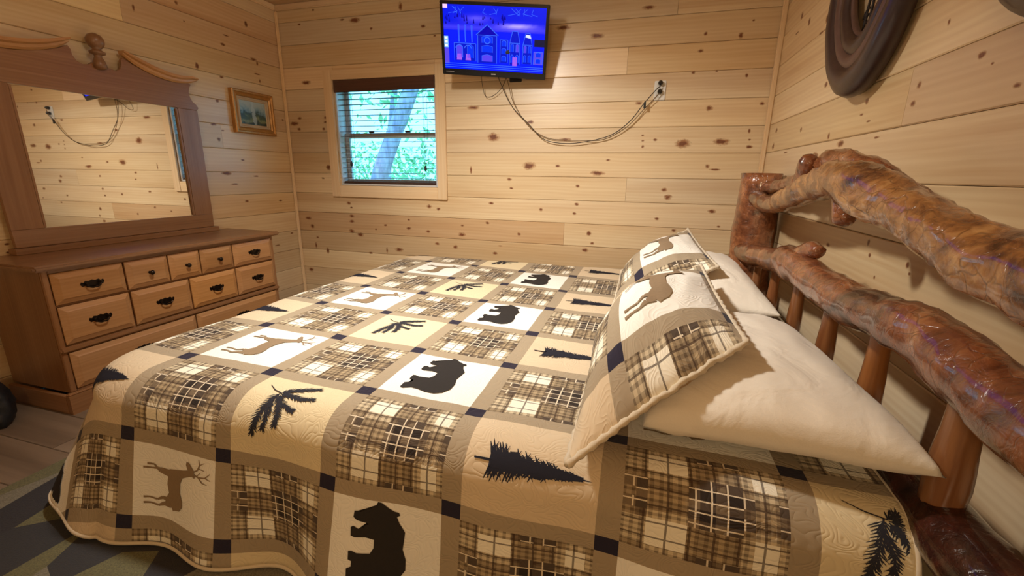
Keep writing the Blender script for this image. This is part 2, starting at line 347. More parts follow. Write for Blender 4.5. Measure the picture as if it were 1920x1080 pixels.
# ---------------------------------------------------------------- the room
KNOTS_BACK = [(0.21, 2.176, 0.0147, 0.0072), (0.222, 1.766, 0.0452, 0.0154), (0.127, 1.503, 0.0208, 0.0121), (0.07, 1.464, 0.0473, 0.0163), (0.111, 1.422, 0.021, 0.0123), (0.373, 1.506, 0.015, 0.0119), (0.369, 1.471, 0.0151, 0.008), (0.348, 1.419, 0.0152, 0.0121), (0.347, 2.263, 0.0142, 0.007), (0.593, 2.18, 0.023, 0.007), (0.46, 2.289, 0.0186, 0.0069), (0.362, 1.123, 0.0258, 0.0252), (0.3, 1.037, 0.0157, 0.0086), (0.528, 0.841, 0.0205, 0.013), (0.551, 0.807, 0.0154, 0.0087), (0.55, 0.738, 0.0257, 0.0132), (0.546, 0.694, 0.0258, 0.0132), (0.117, 0.703, 0.033, 0.0137), (0.147, 0.636, 0.022, 0.0183), (0.538, 0.614, 0.026, 0.0179), (0.618, 0.587, 0.0309, 0.0178), (0.19, 0.542, 0.0165, 0.0093), (0.166, 0.471, 0.0111, 0.0281), (0.282, 0.431, 0.0164, 0.0281), (0.089, 0.253, 0.0285, 0.0194), (1.084, 2.229, 0.0169, 0.0399), (0.702, 2.169, 0.1084, 0.0174), (0.836, 2.104, 0.0133, 0.0104), (1.254, 2.092, 0.0207, 0.0101), (1.342, 2.025, 0.0123, 0.0067), (2.256, 2.013, 0.0594, 0.0155), (2.478, 1.952, 0.0506, 0.0153), (2.781, 2.088, 0.0408, 0.0116), (1.627, 1.546, 0.0529, 0.0142), (2.768, 1.545, 0.0232, 0.0128), (2.053, 1.442, 0.0267, 0.0139), (1.781, 1.346, 0.0483, 0.0362), (2.049, 1.15, 0.0625, 0.0292), (2.531, 1.105, 0.1007, 0.0176), (2.256, 1.151, 0.0188, 0.0107), (1.904, 1.055, 0.0202, 0.0113), (1.921, 0.992, 0.0162, 0.0076), (2.401, 1.017, 0.0148, 0.0108), (2.973, 1.005, 0.02, 0.0137), (3.001, 0.957, 0.0267, 0.0207), (2.144, 0.846, 0.0157, 0.0114), (2.4, 0.893, 0.0187, 0.0111), (2.388, 0.829, 0.0151, 0.0112), (2.944, 0.814, 0.0171, 0.0107), (1.258, 0.84, 0.0228, 0.0164), (1.334, 0.822, 0.0181, 0.0122), (1.607, 1.116, 0.0084, 0.0305), (2.808, 1.347, 0.01, 0.0066), (2.811, 1.314, 0.0101, 0.0066), (2.814, 1.277, 0.0101, 0.01), (2.887, 1.32, 0.0132, 0.0099), (3.058, 1.296, 0.0768, 0.0292), (3.282, 1.305, 0.0612, 0.0222), (3.433, 1.369, 0.0089, 0.0154), (3.441, 1.316, 0.0089, 0.0062), (3.446, 1.275, 0.0178, 0.0125), (3.22, 1.156, 0.0157, 0.0131), (3.266, 1.137, 0.0374, 0.0065), (3.281, 0.876, 0.0255, 0.0136), (3.332, 0.779, 0.0127, 0.0069), (2.497, 0.691, 0.0187, 0.0189), (2.524, 0.624, 0.015, 0.0114), (2.478, 0.571, 0.0228, 0.0154), (3.06, 0.741, 0.0168, 0.0107), (3.121, 1.922, 0.0119, 0.0116), (3.315, 1.901, 0.0144, 0.0199), (3.373, 1.975, 0.0085, 0.0056), (3.104, 1.83, 0.0181, 0.0118), (3.191, 1.503, 0.0214, 0.0155), (3.482, 1.522, 0.0144, 0.012), (3.208, 1.713, 0.009, 0.0059), (3.076, 1.711, 0.0123, 0.009), (3.376, 1.682, 0.0087, 0.0118), (0.972, 0.483, 0.0393, 0.0176), (0.862, 0.472, 0.01, 0.0267), (0.704, 0.44, 0.0205, 0.0091), (1.241, 0.644, 0.0232, 0.0127), (1.073, 0.661, 0.0238, 0.0128), (1.072, 0.729, 0.0142, 0.0084), (1.527, 0.634, 0.0311, 0.0165), (1.532, 0.704, 0.0177, 0.0082), (1.736, 0.733, 0.017, 0.012), (1.317, 0.551, 0.0231, 0.0128), (1.472, 0.535, 0.0226, 0.0168), (1.984, 0.661, 0.0164, 0.0119), (1.797, 0.505, 0.0214, 0.0124), (1.839, 0.565, 0.017, 0.0041), (1.766, 0.88, 0.0209, 0.0117), (0.861, 0.677, 0.0148, 0.0086), (0.769, 0.638, 0.01, 0.0088), (2.597, 1.192, 0.0141, 0.0069), (2.301, 1.324, 0.0515, 0.0104)]
KNOTS_LEFT = [(-0.295, 2.108, 0.0142, 0.023), (-0.266, 1.885, 0.0294, 0.0119), (-0.237, 1.862, 0.01, 0.015), (-0.249, 1.787, 0.0299, 0.006), (-0.231, 1.743, 0.0101, 0.0152), (-0.51, 1.922, 0.0212, 0.011), (-0.475, 1.984, 0.0259, 0.0055), (-0.728, 1.741, 0.0151, 0.021), (-0.558, 1.705, 0.021, 0.0083), (-0.618, 1.546, 0.0164, 0.0111), (-0.629, 1.067, 0.0424, 0.0146), (-0.572, 0.993, 0.0353, 0.006), (-0.488, 0.867, 0.0187, 0.0093), (-0.648, 1.295, 0.0165, 0.0142), (-0.672, 1.39, 0.0241, 0.0111), (-0.606, 1.355, 0.0126, 0.0057), (-0.166, 0.855, 0.0224, 0.0068), (-0.254, 0.499, 0.0328, 0.0069), (-0.085, 0.579, 0.0178, 0.0071), (-1.837, 0.737, 0.0089, 0.0059), (-1.841, 0.699, 0.009, 0.0059), (-1.063, 1.965, 0.0088, 0.0204), (-0.803, 2.077, 0.0139, 0.0123), (-0.769, 1.985, 0.0072, 0.005), (-0.046, 1.488, 0.0114, 0.0099), (-0.477, 1.163, 0.0184, 0.0061), (-0.377, 1.049, 0.0246, 0.0063)]
KNOTS_RIGHT = [(-0.842, 1.471, 0.019, 0.0127), (-1.264, 1.343, 0.0162, 0.0115), (-1.243, 1.304, 0.0167, 0.0044), (-1.306, 1.276, 0.0156, 0.0042), (-1.636, 1.472, 0.007, 0.0087), (-1.794, 1.36, 0.0146, 0.0086), (-1.838, 1.333, 0.0067, 0.004), (-1.555, 1.294, 0.0165, 0.0094), (-1.565, 1.34, 0.0107, 0.0105), (-1.928, 1.273, 0.0129, 0.0067), (-1.111, 1.217, 0.0347, 0.0142), (-0.978, 1.256, 0.0114, 0.0153), (-0.862, 1.185, 0.0387, 0.0162), (-0.612, 1.315, 0.016, 0.0122), (-0.175, 1.351, 0.0227, 0.0146), (-0.158, 1.268, 0.0232, 0.0195), (-0.421, 1.22, 0.0381, 0.0044), (-1.386, 1.218, 0.0177, 0.004), (-1.001, 0.822, 0.0177, 0.0068), (-1.18, 0.844, 0.0194, 0.0077), (-1.481, 0.895, 0.0099, 0.0115), (-1.505, 0.859, 0.0097, 0.0075), (-1.713, 0.866, 0.0094, 0.0097), (-1.731, 0.847, 0.0069, 0.0053), (-0.318, 1.888, 0.0192, 0.0207), (-0.46, 1.821, 0.0172, 0.0195), (-0.664, 1.715, 0.0291, 0.0059), (-0.28, 1.82, 0.0299, 0.0047), (-0.709, 1.758, 0.0139, 0.0174), (-1.562, 0.8, 0.006, 0.0061)]
def wall_planks(name, axis, const, sign, lo, hi, parent, mat, splits, hole=None, tints=None, knots=None):
    """horizontal boards; axis 0: wall spans x at y=const, axis 1: wall spans y at x=const; sign: direction into the wall"""
    def put(a, z, d): return Vector((a, const + sign * d, z)) if axis == 0 else Vector((const + sign * d, a, z))
    def piece(a0, a1, z0, z1, tint):
        g = .0008; c = .0032; T = .018
        prof = [(z0+g, T), (z0+g, c), (z0+g+c, 0), (z1-g-c, 0), (z1-g, c), (z1-g, T)]
        b = MB(); n = 6; vs = [put(a0+.0006, z, d) for z, d in prof] + [put(a1-.0006, z, d) for z, d in prof]
        b.add(vs, [tuple(range(n)), tuple(range(n, 2*n))[::-1]] + [(i, (i+1)%n, n+(i+1)%n, n+i) for i in range(n)])
        return b.build('plank', mat, parent, tint=tint)
    for k in range(-9, 6):
        z0 = 1.397 + .16*k; z1 = z0 + .16; z0c, z1c = max(z0, .0), min(z1, HC)
        if z1c - z0c < .02: continue
        cuts = [lo] + sorted(splits.get(k, [])) + [hi]
        segs = [(cuts[i], cuts[i+1]) for i in range(len(cuts)-1)]
        for i, (a0, a1) in enumerate(segs):
            t = (tints or {}).get((k, i))
            if t is None: r = random.uniform(-1, 1); t = (1 + .04*r, 1 + .02*r, 1 - .04*r)
            if hole and z0c < hole[3] and z1c > hole[2] and a0 < hole[0] and a1 > hole[1]:
                piece(a0, hole[0], z0c, z1c, t); piece(hole[1], a1, z0c, z1c, t)
                if z1c > hole[3] + .01: piece(hole[0], hole[1], hole[3], z1c, t)
                if z0c < hole[2] - .01: piece(hole[0], hole[1], z0c, hole[2], t)
            else: piece(a0, a1, z0c, z1c, t)
    if knots:
        b = MB(); uv = []
        for j, (a, z, w, h) in enumerate(knots):
            w = min(w, .05)*1.15; h = min(h, .030)*1.15; n = 14; c = len(b.v); d = -.0005 - .0001*(j % 4)
            vs = [put(a, z, d)] + [put(a + w*cos(2*pi*k/n), z + h*sin(2*pi*k/n), d) for k in range(n)]
            uv += [(.5, .5)] + [(.5 + .5*cos(2*pi*k/n), .5 + .5*sin(2*pi*k/n)) for k in range(n)]
            b.add(vs, [(0, 1+k, 1+(k+1)%n) for k in range(n)])
        o = b.build('knots', MAT['knot'], parent, uv=uv); tag(o, kind='stuff')

HX0, HX1, HZ0, HZ1 = .475, 1.335, .985, 1.775       # window opening
def slab(name, boxes, mat='pine_x'):
    b = MB()
    for lo, hi in boxes: b.box(lo, hi)
    return tag(b.build(name, MAT[mat]), kind='structure')
wb = slab('wall_back', [((-.12, .0185, 0), (HX0, .14, HC)), ((HX1, .0185, 0), (XR+.12, .14, HC)), ((HX0, .0185, 0), (HX1, .14, HZ0)), ((HX0, .0185, HZ1), (HX1, .14, HC))])
wl = slab('wall_left', [((-.14, YF-.14, 0), (-.0185, .0184, HC))], 'pine_y')
wr = slab('wall_right', [((XR+.0185, YF-.14, 0), (XR+.14, .0184, HC))], 'pine_y')
wf = slab('wall_front', [((-.018, YF-.14, 0), (XR+.018, YF-.0185, HC))])
cool = (.93, .86, .84)
wall_planks('b', 0, 0, 1, 0, XR, wb, MAT['pine_x'], {2: [2.677], -3: [2.729], -5: [2.319], 4: [2.95], 0: [], -7: [1.3], 1: []}, (HX0, HX1, HZ0, HZ1),
            {(2, 0): (1.04, 1.0, .98), (2, 1): (.94, .88, .8), (-5, 0): (.82, .72, .66), (-3, 0): (1.05, 1.03, 1.0), (-6, 0): (.92, .86, .8), (3, 0): (.97, .93, .88)}, KNOTS_BACK)
wall_planks('l', 1, 0, -1, YF, 0, wl, MAT['pine_y'], {3: [-1.132], 0: [-3.0], -1: [-.62], -4: [-2.6], 5: [-2.2]}, None,
            {(3, 0): (1.05, 1.0, .85), (3, 1): (.93, .84, .82), (2, 0): (1.0, .95, .88), (4, 0): (.92, .82, .78)}, KNOTS_LEFT)
wall_planks('r', 1, XR, 1, YF, 0, wr, MAT['pine_y'], {-1: [-1.518], 2: [-2.6], -4: [-3.1]}, None, {(-1, 0): (.93, .85, .80), (-1, 1): (1.03, 1.0, .92)}, KNOTS_RIGHT)
wall_planks('f', 0, YF, -1, 0, XR, wf, MAT['pine_x'], {0: [1.4], -3: [2.2], 3: [2.4]})
# floor boards
fl = slab('floor', [((-.14, YF-.14, -.12), (XR+.14, .14, -.012))], 'floor')
y = YF
row = 0
while y < -.001:
    y1 = min(y + .186, 0); off = [.661, 1.9, 1.25][row % 3]; xs = [0, off, off + 1.22 if off + 1.22 < XR else None, XR]
    xs = [x for x in xs if x is not None]
    for a, b_ in zip(xs, xs[1:]):
        MB().cbox((a+.0008, y+.0008, -.0118), (b_-.0008, y1-.0008, 0), .0015).build('floor_board', MAT['floor'], fl)
    y = y1; row += 1
ce = slab('ceiling', [((-.14, YF-.14, HC+.014), (XR+.14, .14, HC+.12))])
y = YF
while y < -.001:
    y1 = min(y + .17, 0); MB().cbox((0, y+.001, HC), (XR, y1-.001, HC+.0135), .003).build('ceiling_board', MAT['pine_x'], ce, tint=(.95, .9, .84)); y = y1
# corner and ceiling trim
def trim(name, lo, hi, mat, ch=.006): return tag(MB().cbox(lo, hi, ch).build(name, MAT[mat]), kind='structure')
trim('trim_1', (.0005, -.0225, .0), (.0225, -.0005, HC-.045), 'trim_z')
trim('trim_2', (XR-.0285, -.0285, .0), (XR-.0005, -.0005, HC-.045), 'trim_z')
trim('trim_3', (.0005, -.018, HC-.042), (XR-.0005, -.0005, HC-.0005), 'trim_x')
trim('trim_4', (.0005, YF+.02, HC-.042), (.0185, -.0185, HC-.0005), 'trim_y')
trim('trim_5', (XR-.0185, YF+.02, HC-.042), (XR-.0005, -.0185, HC-.0005), 'trim_y')

# ---------------------------------------------------------------- the window
win = empty('window_1', (.905, 0, .89)); tag(win, kind='structure')
def wp(name, lo, hi, mat, c=.003, par=None, **k): return MB().cbox(lo, hi, c).build(name, MAT[mat], par or win, **k)
wp('casing_board', (.392, -.019, .893), (.468, -.0005, 1.842), 'trim_z'); wp('casing_board', (1.342, -.019, .893), (1.418, -.0005, 1.842), 'trim_z')
wp('casing_board', (.469, -.018, 1.772), (1.341, -.0005, 1.842), 'trim_x'); wp('casing_board', (.469, -.018, .893), (1.341, -.0005, .983), 'trim_x')
# jamb liner
wp('jamb', (HX0, .0, HZ0), (HX0+.012, .135, HZ1), 'vinyl'); wp('jamb', (HX1-.012, .0, HZ0), (HX1, .135, HZ1), 'vinyl')
wp('jamb', (HX0+.012, .0, HZ1-.012), (HX1-.012, .135, HZ1), 'vinyl'); wp('window_sill', (HX0+.012, -.002, HZ0), (HX1-.012, .135, HZ0+.014), 'vinyl')
fx0, fx1 = HX0+.012, HX1-.012
zm = 1.372
for (z0, z1, yy) in ((zm-.018, HZ1-.012, .105), (HZ0+.014, zm+.018, .078)):
    s_ = empty('sash', (.905, yy, z0)); s_.parent = win; s_.location = Vector((.905, yy, z0)) - WL[win.name]; WL[s_.name] = Vector((.905, yy, z0))
    t = .036
    wp('sash_stile', (fx0, yy, z0), (fx0+t, yy+.024, z1), 'vinyl', par=s_); wp('sash_stile', (fx1-t, yy, z0), (fx1, yy+.024, z1), 'vinyl', par=s_)
    wp('sash_rail', (fx0+t, yy, z0), (fx1-t, yy+.024, z0+t), 'vinyl', par=s_); wp('sash_rail', (fx0+t, yy, z1-t), (fx1-t, yy+.024, z1), 'vinyl', par=s_)
    wp('pane', (fx0+t, yy+.010, z0+t), (fx1-t, yy+.014, z1-t), 'glass', c=.0005, par=s_)
for x in (.74, 1.06): wp('sash_lock', (x-.022, .062, zm+.018), (x+.022, .078, zm+.032), 'slat')
# the blind
bl = empty('window_blind', (.905, .03, .99), label='open horizontal slat blind with dark wood valance hanging inside the small window', cat='blind')
MB().cbox((HX0+.002, -.012, 1.684), (HX1-.002, .006, 1.770), .003).build('valance', MAT['valance'], bl)
MB().cbox((HX0+.014, .008, 1.715), (HX1-.014, .056, 1.762), .003).build('head_rail', MAT['slat'], bl)
nsl = 17
for i in range(nsl):
    z = 1.675 - i * (1.675 - 1.045) / (nsl - 1)
    mt = Matrix.Translation((.905, .032, z)) @ Matrix.Rotation(math.radians(3), 4, 'X')
    MB().cbox((-.412, -.023, -.0014), (.412, .023, .0014), .001, mt).build('slat', MAT['slat'], bl)
MB().cbox((.493, .010, 1.0), (1.317, .054, 1.018), .004).build('bottom_rail', MAT['slat'], bl)
for x in (.585, 1.235):
    for yy in (.0075, .0565): MB().tube([(x, yy, 1.005), (x, yy, 1.72)], .0011, 5).build('ladder_cord', MAT['cord'], bl)
for x, z in ((.575, 1.155), (.598, 1.19), (1.228, 1.128)):
    MB().tube([(x, .003, 1.70), (x+.004, .003, z+.02)], .001, 5).build('pull_cord', MAT['cord'], bl)
for x, z in ((.578, 1.15), (1.232, 1.122)):
    MB().lathe([(.002, .024), (.006, .018), (.011, .004), (.009, -.012), (.003, -.018)], (x+.004, .002, z), 10).build('cord_tassel', MAT['black_matte'], bl)

# ---------------------------------------------------------------- outside the window
g_m = NT('grass'); gc = g_m.noise(g_m.coord(rnd=False), 3, 4); g_m.fin(g_m.ramp(gc, [(.35, (.08, .26, .06)), (.65, (.22, .5, .12))]), .9); MAT['grass'] = g_m.m
l_m = NT('leaves'); lc = l_m.noise(l_m.coord(), 6, 4); l_m.fin(l_m.ramp(lc, [(.35, (.20, .50, .26)), (.65, (.50, .80, .44))]), .8); MAT['leaves'] = l_m.m
b_m = NT('bark'); bc = b_m.noise(b_m.coord((4, 4, 1)), 5, 4); b_m.fin(b_m.ramp(bc, [(.35, (.26, .22, .34)), (.65, (.50, .42, .58))]), .9); MAT['bark'] = b_m.m
tag(MB().box((-14, .16, -.6), (12, 16, -.5)).build('ground', MAT['grass']), kind='structure')
def tree(x, y, h, r, lean, label, seed, cr=1.1, crown=True):
    t = empty('tree', (x, y, -.5), label=label, cat='tree')
    pts, rad = smooth_path([(x, y, -.5), (x+lean*.3, y, h*.3), (x+lean*.65, y+.1, h*.65), (x+lean, y+.1, h)], [r*1.2, r, r*.85, r*.6], 5)
    MB().tube(pts, rad, 12, noisy=.18, seed=seed).build('trunk', MAT['bark'], t, smooth=True)
    if crown:
        rnd = random.Random(seed); b = MB()
        for i in range(900):
            c = Vector((x+lean, y+.1, h)) + Vector((rnd.gauss(0, cr*.45), rnd.gauss(0, cr*.4), rnd.gauss(0, cr*.42)))
            d = Vector((rnd.uniform(-1,1), rnd.uniform(-1,1), rnd.uniform(-1,1))).normalized(); e = d.orthogonal().normalized(); s = rnd.uniform(.05, .11)
            b.add([c-d*s, c+e*s*.4, c+d*s, c-e*s*.4], [(0,1,2,3)])
        o = b.build('foliage', MAT['leaves'], t); tag(o, kind='stuff')
    return t
tree(-1.02, 2.2, 3.2, .11, 1.35, 'leaning tree trunk with blue-grey bark seen through the window blind', 3, crown=False)
tree(-1.35, 3.4, 3.0, .07, .35, 'thinner upright tree at the left of the window view', 4, 1.2)
k = 0
for (x, y, h, cr, lb) in ((-2.6, 6.2, .9, 1.2, 'leafy green tree beyond the leaning trunk'), (.6, 7.6, .9, 1.5, 'broad green tree filling the right of the window view'), (-5.9, 8.2, 1.2, 1.5, 'green tree far back beyond the thinner trunk'), (-2.4, 11.5, 1.6, 2.3, 'farthest pale green tree in the middle of the window view')):
    k += 1; tree(x, y, h, .09, .1, lb, 20+k, cr)
fe = empty('wire_fence', (-1.2, 4.4, -.5), label='low wire fence crossing the yard outside the window', cat='fence')
for x in (-2.6, -1.4, -.2, 1.0): MB().tube([(x, 4.4, -.5), (x, 4.4, .62)], .025, 6).build('fence_post', MAT['bark'], fe)
b = MB()
for i in range(5): b.tube([(-2.7, 4.4, -.3+i*.22), (1.1, 4.4, -.3+i*.22)], .006, 4)
b.build('fence_wire', MAT['iron'], fe)
# ---------------------------------------------------------------- dresser
DX = .43; DY0, DY1 = -1.955, -.725; DZ = .662
dr = empty('dresser', (.215, -1.34, 0), label='oak dresser with rows of small drawers and dark metal pulls under the mirror', cat='dresser')
DPL = []
b = MB(); b.cbox((.02, DY0, .095), (DX-.012, DY0+.018, DZ), .002); b.cbox((.02, DY1-.018, .095), (DX-.012, DY1, DZ), .002); b.box((.02, DY0+.018, .095), (.03, DY1-.018, DZ))
b.box((.03, DY0+.018, .095), (DX-.014, DY1-.018, .11)); b.box((.03, DY0+.018, DZ-.012), (DX-.014, DY1-.018, DZ-.001)); b.build('carcass', MAT['oak_z'], dr)
# face frame
def fr_(name, y0, y1, z0, z1, x0=DX-.012, x1=DX, mat='oak_y', c=.002): return MB().cbox((x0, y0, z0), (x1, y1, z1), c).build(name, MAT[mat], dr)
fr_('corner_stile', DY0, DY0+.022, .10, DZ, mat='oak_z'); fr_('corner_stile', DY1-.022, DY1, .10, DZ, mat='oak_z')
fr_('top_rail', DY0+.022, DY1-.022, .647, DZ); fr_('middle_rail', DY0+.02, DY1-.02, .498, .503); fr_('bottom_rail', DY0+.022, DY1-.022, .098, .108)
MB().box((DX-.034, DY0+.02, .10), (DX-.013, DY1-.02, DZ-.002)).build('drawer_backing', MAT['oak_y'], dr)
b = MB().cbox((DX-.01, DY0-.004, .287), (DX+.013, DY1+.004, .312), .007); b.build('waist_moulding', MAT['oak_y'], dr, smooth=False)
MB().cbox((.006, DY0-.035, DZ+.001), (DX+.035, DY1+.035, DZ+.026), .008).build('top', MAT['oak_y'], dr)
# base plinth with bracket feet cut-outs
prof = [(DY0-.02, 0), (DY0+.13, 0), (DY0+.16, .03), (DY0+.2, .045), (-1.40, .045), (-1.34, .035), (-1.28, .045), (DY1-.2, .045), (DY1-.16, .03), (DY1-.13, 0), (DY1+.02, 0), (DY1+.02, .088), (DY0-.02, .088)]
MB().prism(prof, lambda a, c, d: Vector((d, a, c)), DX-.008, DX+.016).build('front_plinth', MAT['oak_y'], dr, tris=True)
for y in (DY0-.02, DY1+.002): MB().cbox((.02, y, 0), (DX-.009, y+.018, .088), .002).build('side_plinth', MAT['oak_x'], dr)
MB().cbox((DX-.012, DY0-.018, .088), (DX+.012, DY1+.018, .098), .004).build('base_moulding', MAT['oak_y'], dr)
def handle(y, z, par, x=DX+.016):
    h = empty('pull', (x, y, z)); h.parent = par; h.location = Vector((x, y, z)) - WL[par.name]; WL[h.name] = Vector((x, y, z))
    # a bail pull with a batwing back plate
    s = 1.0
    prof = [(-.047, .003), (-.043, .013), (-.033, .009), (-.026, .017), (-.012, .014), (0, .019), (.012, .014), (.026, .017), (.033, .009), (.043, .013), (.047, .003), (.040, -.008), (.030, -.005), (.022, -.014), (.010, -.012), (0, -.019), (-.010, -.012), (-.022, -.014), (-.030, -.005), (-.040, -.008)]
    bb = MB().prism(prof, lambda a, c, d: Vector((x+d, y+a*s, z+c*s)), -.0005, .0022)
    for a in (-.027, .027): bb.lathe([(.005, 0), (.0045, .008), (.006, .010), (.004, .014)], (x+.002, y+a, z+.004), 8, 'x')
    pts, rad = smooth_path([(x+.011, y-.027, z+.004), (x+.014, y-.024, z-.008), (x+.017, y-.010, z-.015), (x+.018, y, z-.013), (x+.017, y+.010, z-.015), (x+.014, y+.024, z-.008), (x+.011, y+.027, z+.004)], [.0022, .003, .0036, .0042, .0036, .003, .0022], 4)
    bb.tube(pts, rad, 7)
    o = bb.build('pull', MAT['bronze'], par, tris=True); bpy.data.objects.remove(h); o.name = 'pull'
    return o
def knob(y, z, par, x=DX+.016):
    return MB().lathe([(.008, 0), (.006, .004), (.0045, .009), (.009, .014), (.0125, .020), (.009, .026), (.003, .029)], (x-.0005, y, z), 12, 'x').build('knob', MAT['bronze'], par, smooth=True)
def drawer(y0, y1, z0, z1, kind):
    # raised panel front with wide bevel
    e = .001; y0 += e; y1 -= e; x0, x1 = DX-.012, DX+.016; m_ = .024; lip = DX+.005
    b = MB(); R = lambda x, i: [(x, y0+i, z0+i), (x, y1-i, z0+i), (x, y1-i, z1-i), (x, y0+i, z1-i)]
    vs = R(x0, .004) + R(x0+.012, .0) + R(lip, .0) + R(x1-.003, m_*.8) + R(x1, m_)
    fs = [(0,3,2,1)] + [(4*j+i, 4*j+(i+1)%4, 4*j+4+(i+1)%4, 4*j+4+i) for j in range(4) for i in range(4)] + [(16,17,18,19)]
    d = b.add(vs, fs).build('drawer', MAT['oakl_y'], dr)
    yc, zc = (y0+y1)/2, (z0+z1)/2
    if kind == 'knob': knob(yc, zc, d)
    elif kind == 'two':
        for t in (-.0,): handle(yc, zc, d)
    else: handle(yc, zc, d)
for y0, y1, k_ in ((-1.932, -1.652, 'pull'), (-1.644, -1.44, 'knob'), (-1.434, -1.262, 'knob'), (-1.256, -1.05, 'knob'), (-1.044, -.748, 'pull')): drawer(y0, y1, .506, .645, k_)
for y0, y1 in ((-1.932, -1.650), (-1.640, -1.346), (-1.338, -1.048), (-1.042, -.748)): drawer(y0, y1, .322, .494, 'pull')
drawer(-1.932, -1.342, .112, .282, 'pull'); drawer(-1.336, -.748, .112, .282, 'pull')

# ---------------------------------------------------------------- mirror standing on the dresser
MX0, MX1 = .030, .052; MZ0 = DZ + .0265; YC = -1.328
mi = empty('dresser_mirror', (.04, YC, MZ0), label='tall oak framed mirror with swan neck crest and turned finial on the dresser', cat='mirror')
yz = lambda a, c, d: Vector((d, YC + a, c))
GY, GZ0, GZ1 = .386, .803, 1.452
def fp(name, poly, mat, x0=MX0, x1=MX1): return MB().prism(poly, yz, x0, x1).build(name, MAT[mat], mi, tris=True, bevel=.002)
for s in (-1, 1):
    o_ = [(GY-.004, GZ0-.0), (.508, GZ0), (.508, 1.49), (GY-.004, 1.455)]
    fp('side_stile', [(s*a, c) for a, c in [(GY, GZ0-.001), (.506, GZ0-.001), (.512, 1.455), (GY, 1.455)]], 'oak_z')
fp('bottom_rail', [(-.503, MZ0+.03), (.503, MZ0+.03), (.506, GZ0-.002), (-.506, GZ0-.002)], 'oak_y')
fp('foot_rail', [(-.52, MZ0), (.52, MZ0), (.52, MZ0+.029), (-.52, MZ0+.029)], 'oak_y', .02, .075)
half = [(.512, 1.456), (.524, 1.472), (.512, 1.490), (.490, 1.506), (.478, 1.530), (.474, 1.556), (.480, 1.582), (.494, 1.606), (.480, 1.614), (.42, 1.603), (.36, 1.601), (.29, 1.612), (.22, 1.632), (.165, 1.652), (.122, 1.676), (.112, 1.66), (.110, 1.635), (.098, 1.612), (.075, 1.600), (.045, 1.606), (.024, 1.622)]
fp('crest_board', half + [(-a, c) for a, c in reversed(half)], 'oak_y', MX0+.001, MX1-.001)
for s in (-1, 1):
    pts, rad = smooth_path([(.052, YC+s*a, c) for a, c in [(.118, 1.700), (.165, 1.676), (.23, 1.652), (.30, 1.634), (.37, 1.624), (.43, 1.624), (.49, 1.634), (.535, 1.640)]], [.010, .020, .023, .023, .022, .021, .020, .006], 5)
    bb = MB(); n = len(pts)
    sec = [(-.022, -.8), (.004, -1), (.012, -.55), (.014, 0), (.026, .35), (.026, 1), (-.022, 1)]
    vs = []
    for p, r in zip(pts, rad): vs += [(p.x + q[0], p.y, p.z + q[1]*r) for q in sec]
    k = len(sec); fs = [(i*k+j, i*k+(j+1)%k, (i+1)*k+(j+1)%k, (i+1)*k+j) for i in range(n-1) for j in range(k)] + [tuple(range(k))[::-1], tuple(range((n-1)*k, n*k))]
    bb.add(vs, fs).build('crest_moulding', MAT['oakl_y'], mi, tris=False)
MB().lathe([(.010, 0), (.026, .006), (.030, .022), (.026, .040), (.016, .062), (.017, .070), (.032, .076), (.034, .086), (.020, .094), (.018, .100), (.030, .110), (.038, .128), (.038, .146), (.028, .164), (.010, .174), (.002, .176)], (.056, YC, 1.588), 24).build('finial', MAT['oak_z'], mi, smooth=True)
MB().box((MX0-.004, YC-GY-.01, GZ0-.012), (MX0+.009, YC+GY+.01, GZ1+.012)).build('glass', MAT['mirror'], mi)
for lo, hi in (((MX1-.012, YC-GY-.0, GZ0), (MX1-.002, YC-GY+.012, GZ1)), ((MX1-.012, YC+GY-.012, GZ0), (MX1-.002, YC+GY, GZ1))): MB().cbox(lo, hi, .002).build('inner_bead', MAT['oak_z'], mi)

# ---------------------------------------------------------------- small framed painting
pi_ = empty('framed_painting', (.02, -.338, 1.36), label='small gilt framed landscape painting hanging on the left wall near the corner', cat='painting')
PY0, PY1, PZ0, PZ1 = -.522, -.158, 1.352, 1.648
def ring(y0, y1, z0, z1, w, x0, x1, mat, name, lip=0):
    R = lambda i, x: [(x, y0+i, z0+i), (x, y1-i, z0+i), (x, y1-i, z1-i), (x, y0+i, z1-i)]
    st = [R(0, x0), R(0, x1-.006), R(w*.15, x1), R(w*.35, x1), R(w*.5, x1-.008), R(w*.8, x1-.004), R(w, x1-.012+lip), R(w, x0)]
    vs = [p for r in st for p in r]; k = len(st)
    fs = [(4*j+i, 4*j+(i+1)%4, 4*((j+1)%k)+(i+1)%4, 4*((j+1)%k)+i) for j in range(k) for i in range(4)]
    return MB().add(vs, fs).build(name, MAT[mat], pi_)
ring(PY0, PY1, PZ0, PZ1, .042, .002, .036, 'gold', 'frame')
ring(PY0+.042, PY1-.042, PZ0+.042, PZ1-.042, .026, .002, .022, 'linen', 'liner')
pm = NT('landscape_painting'); tc = pm.n('ShaderNodeTexCoord'); sp = pm.n('ShaderNodeSeparateXYZ'); pm.L.new(tc.outputs['Generated'], sp.inputs[0])
nn = pm.noise(tc.outputs['Generated'], 3.2, 5, .6, .8); hh = pm.math('ADD', sp.outputs[2], pm.math('MULTIPLY_ADD', nn, .9, -.45))
colr = pm.ramp(hh, [(.05, lin(48,62,48)), (.22, lin(128,134,92)), (.34, lin(70,92,66)), (.47, lin(52,72,66)), (.58, lin(112,142,148)), (.75, lin(150,170,168)), (.95, lin(168,180,172))])
fall = pm.math('LESS_THAN', pm.math('ABSOLUTE', pm.math('ADD', pm.math('SUBTRACT', sp.outputs[1], .52), pm.math('MULTIPLY_ADD', nn, .3, -.15))), .055)
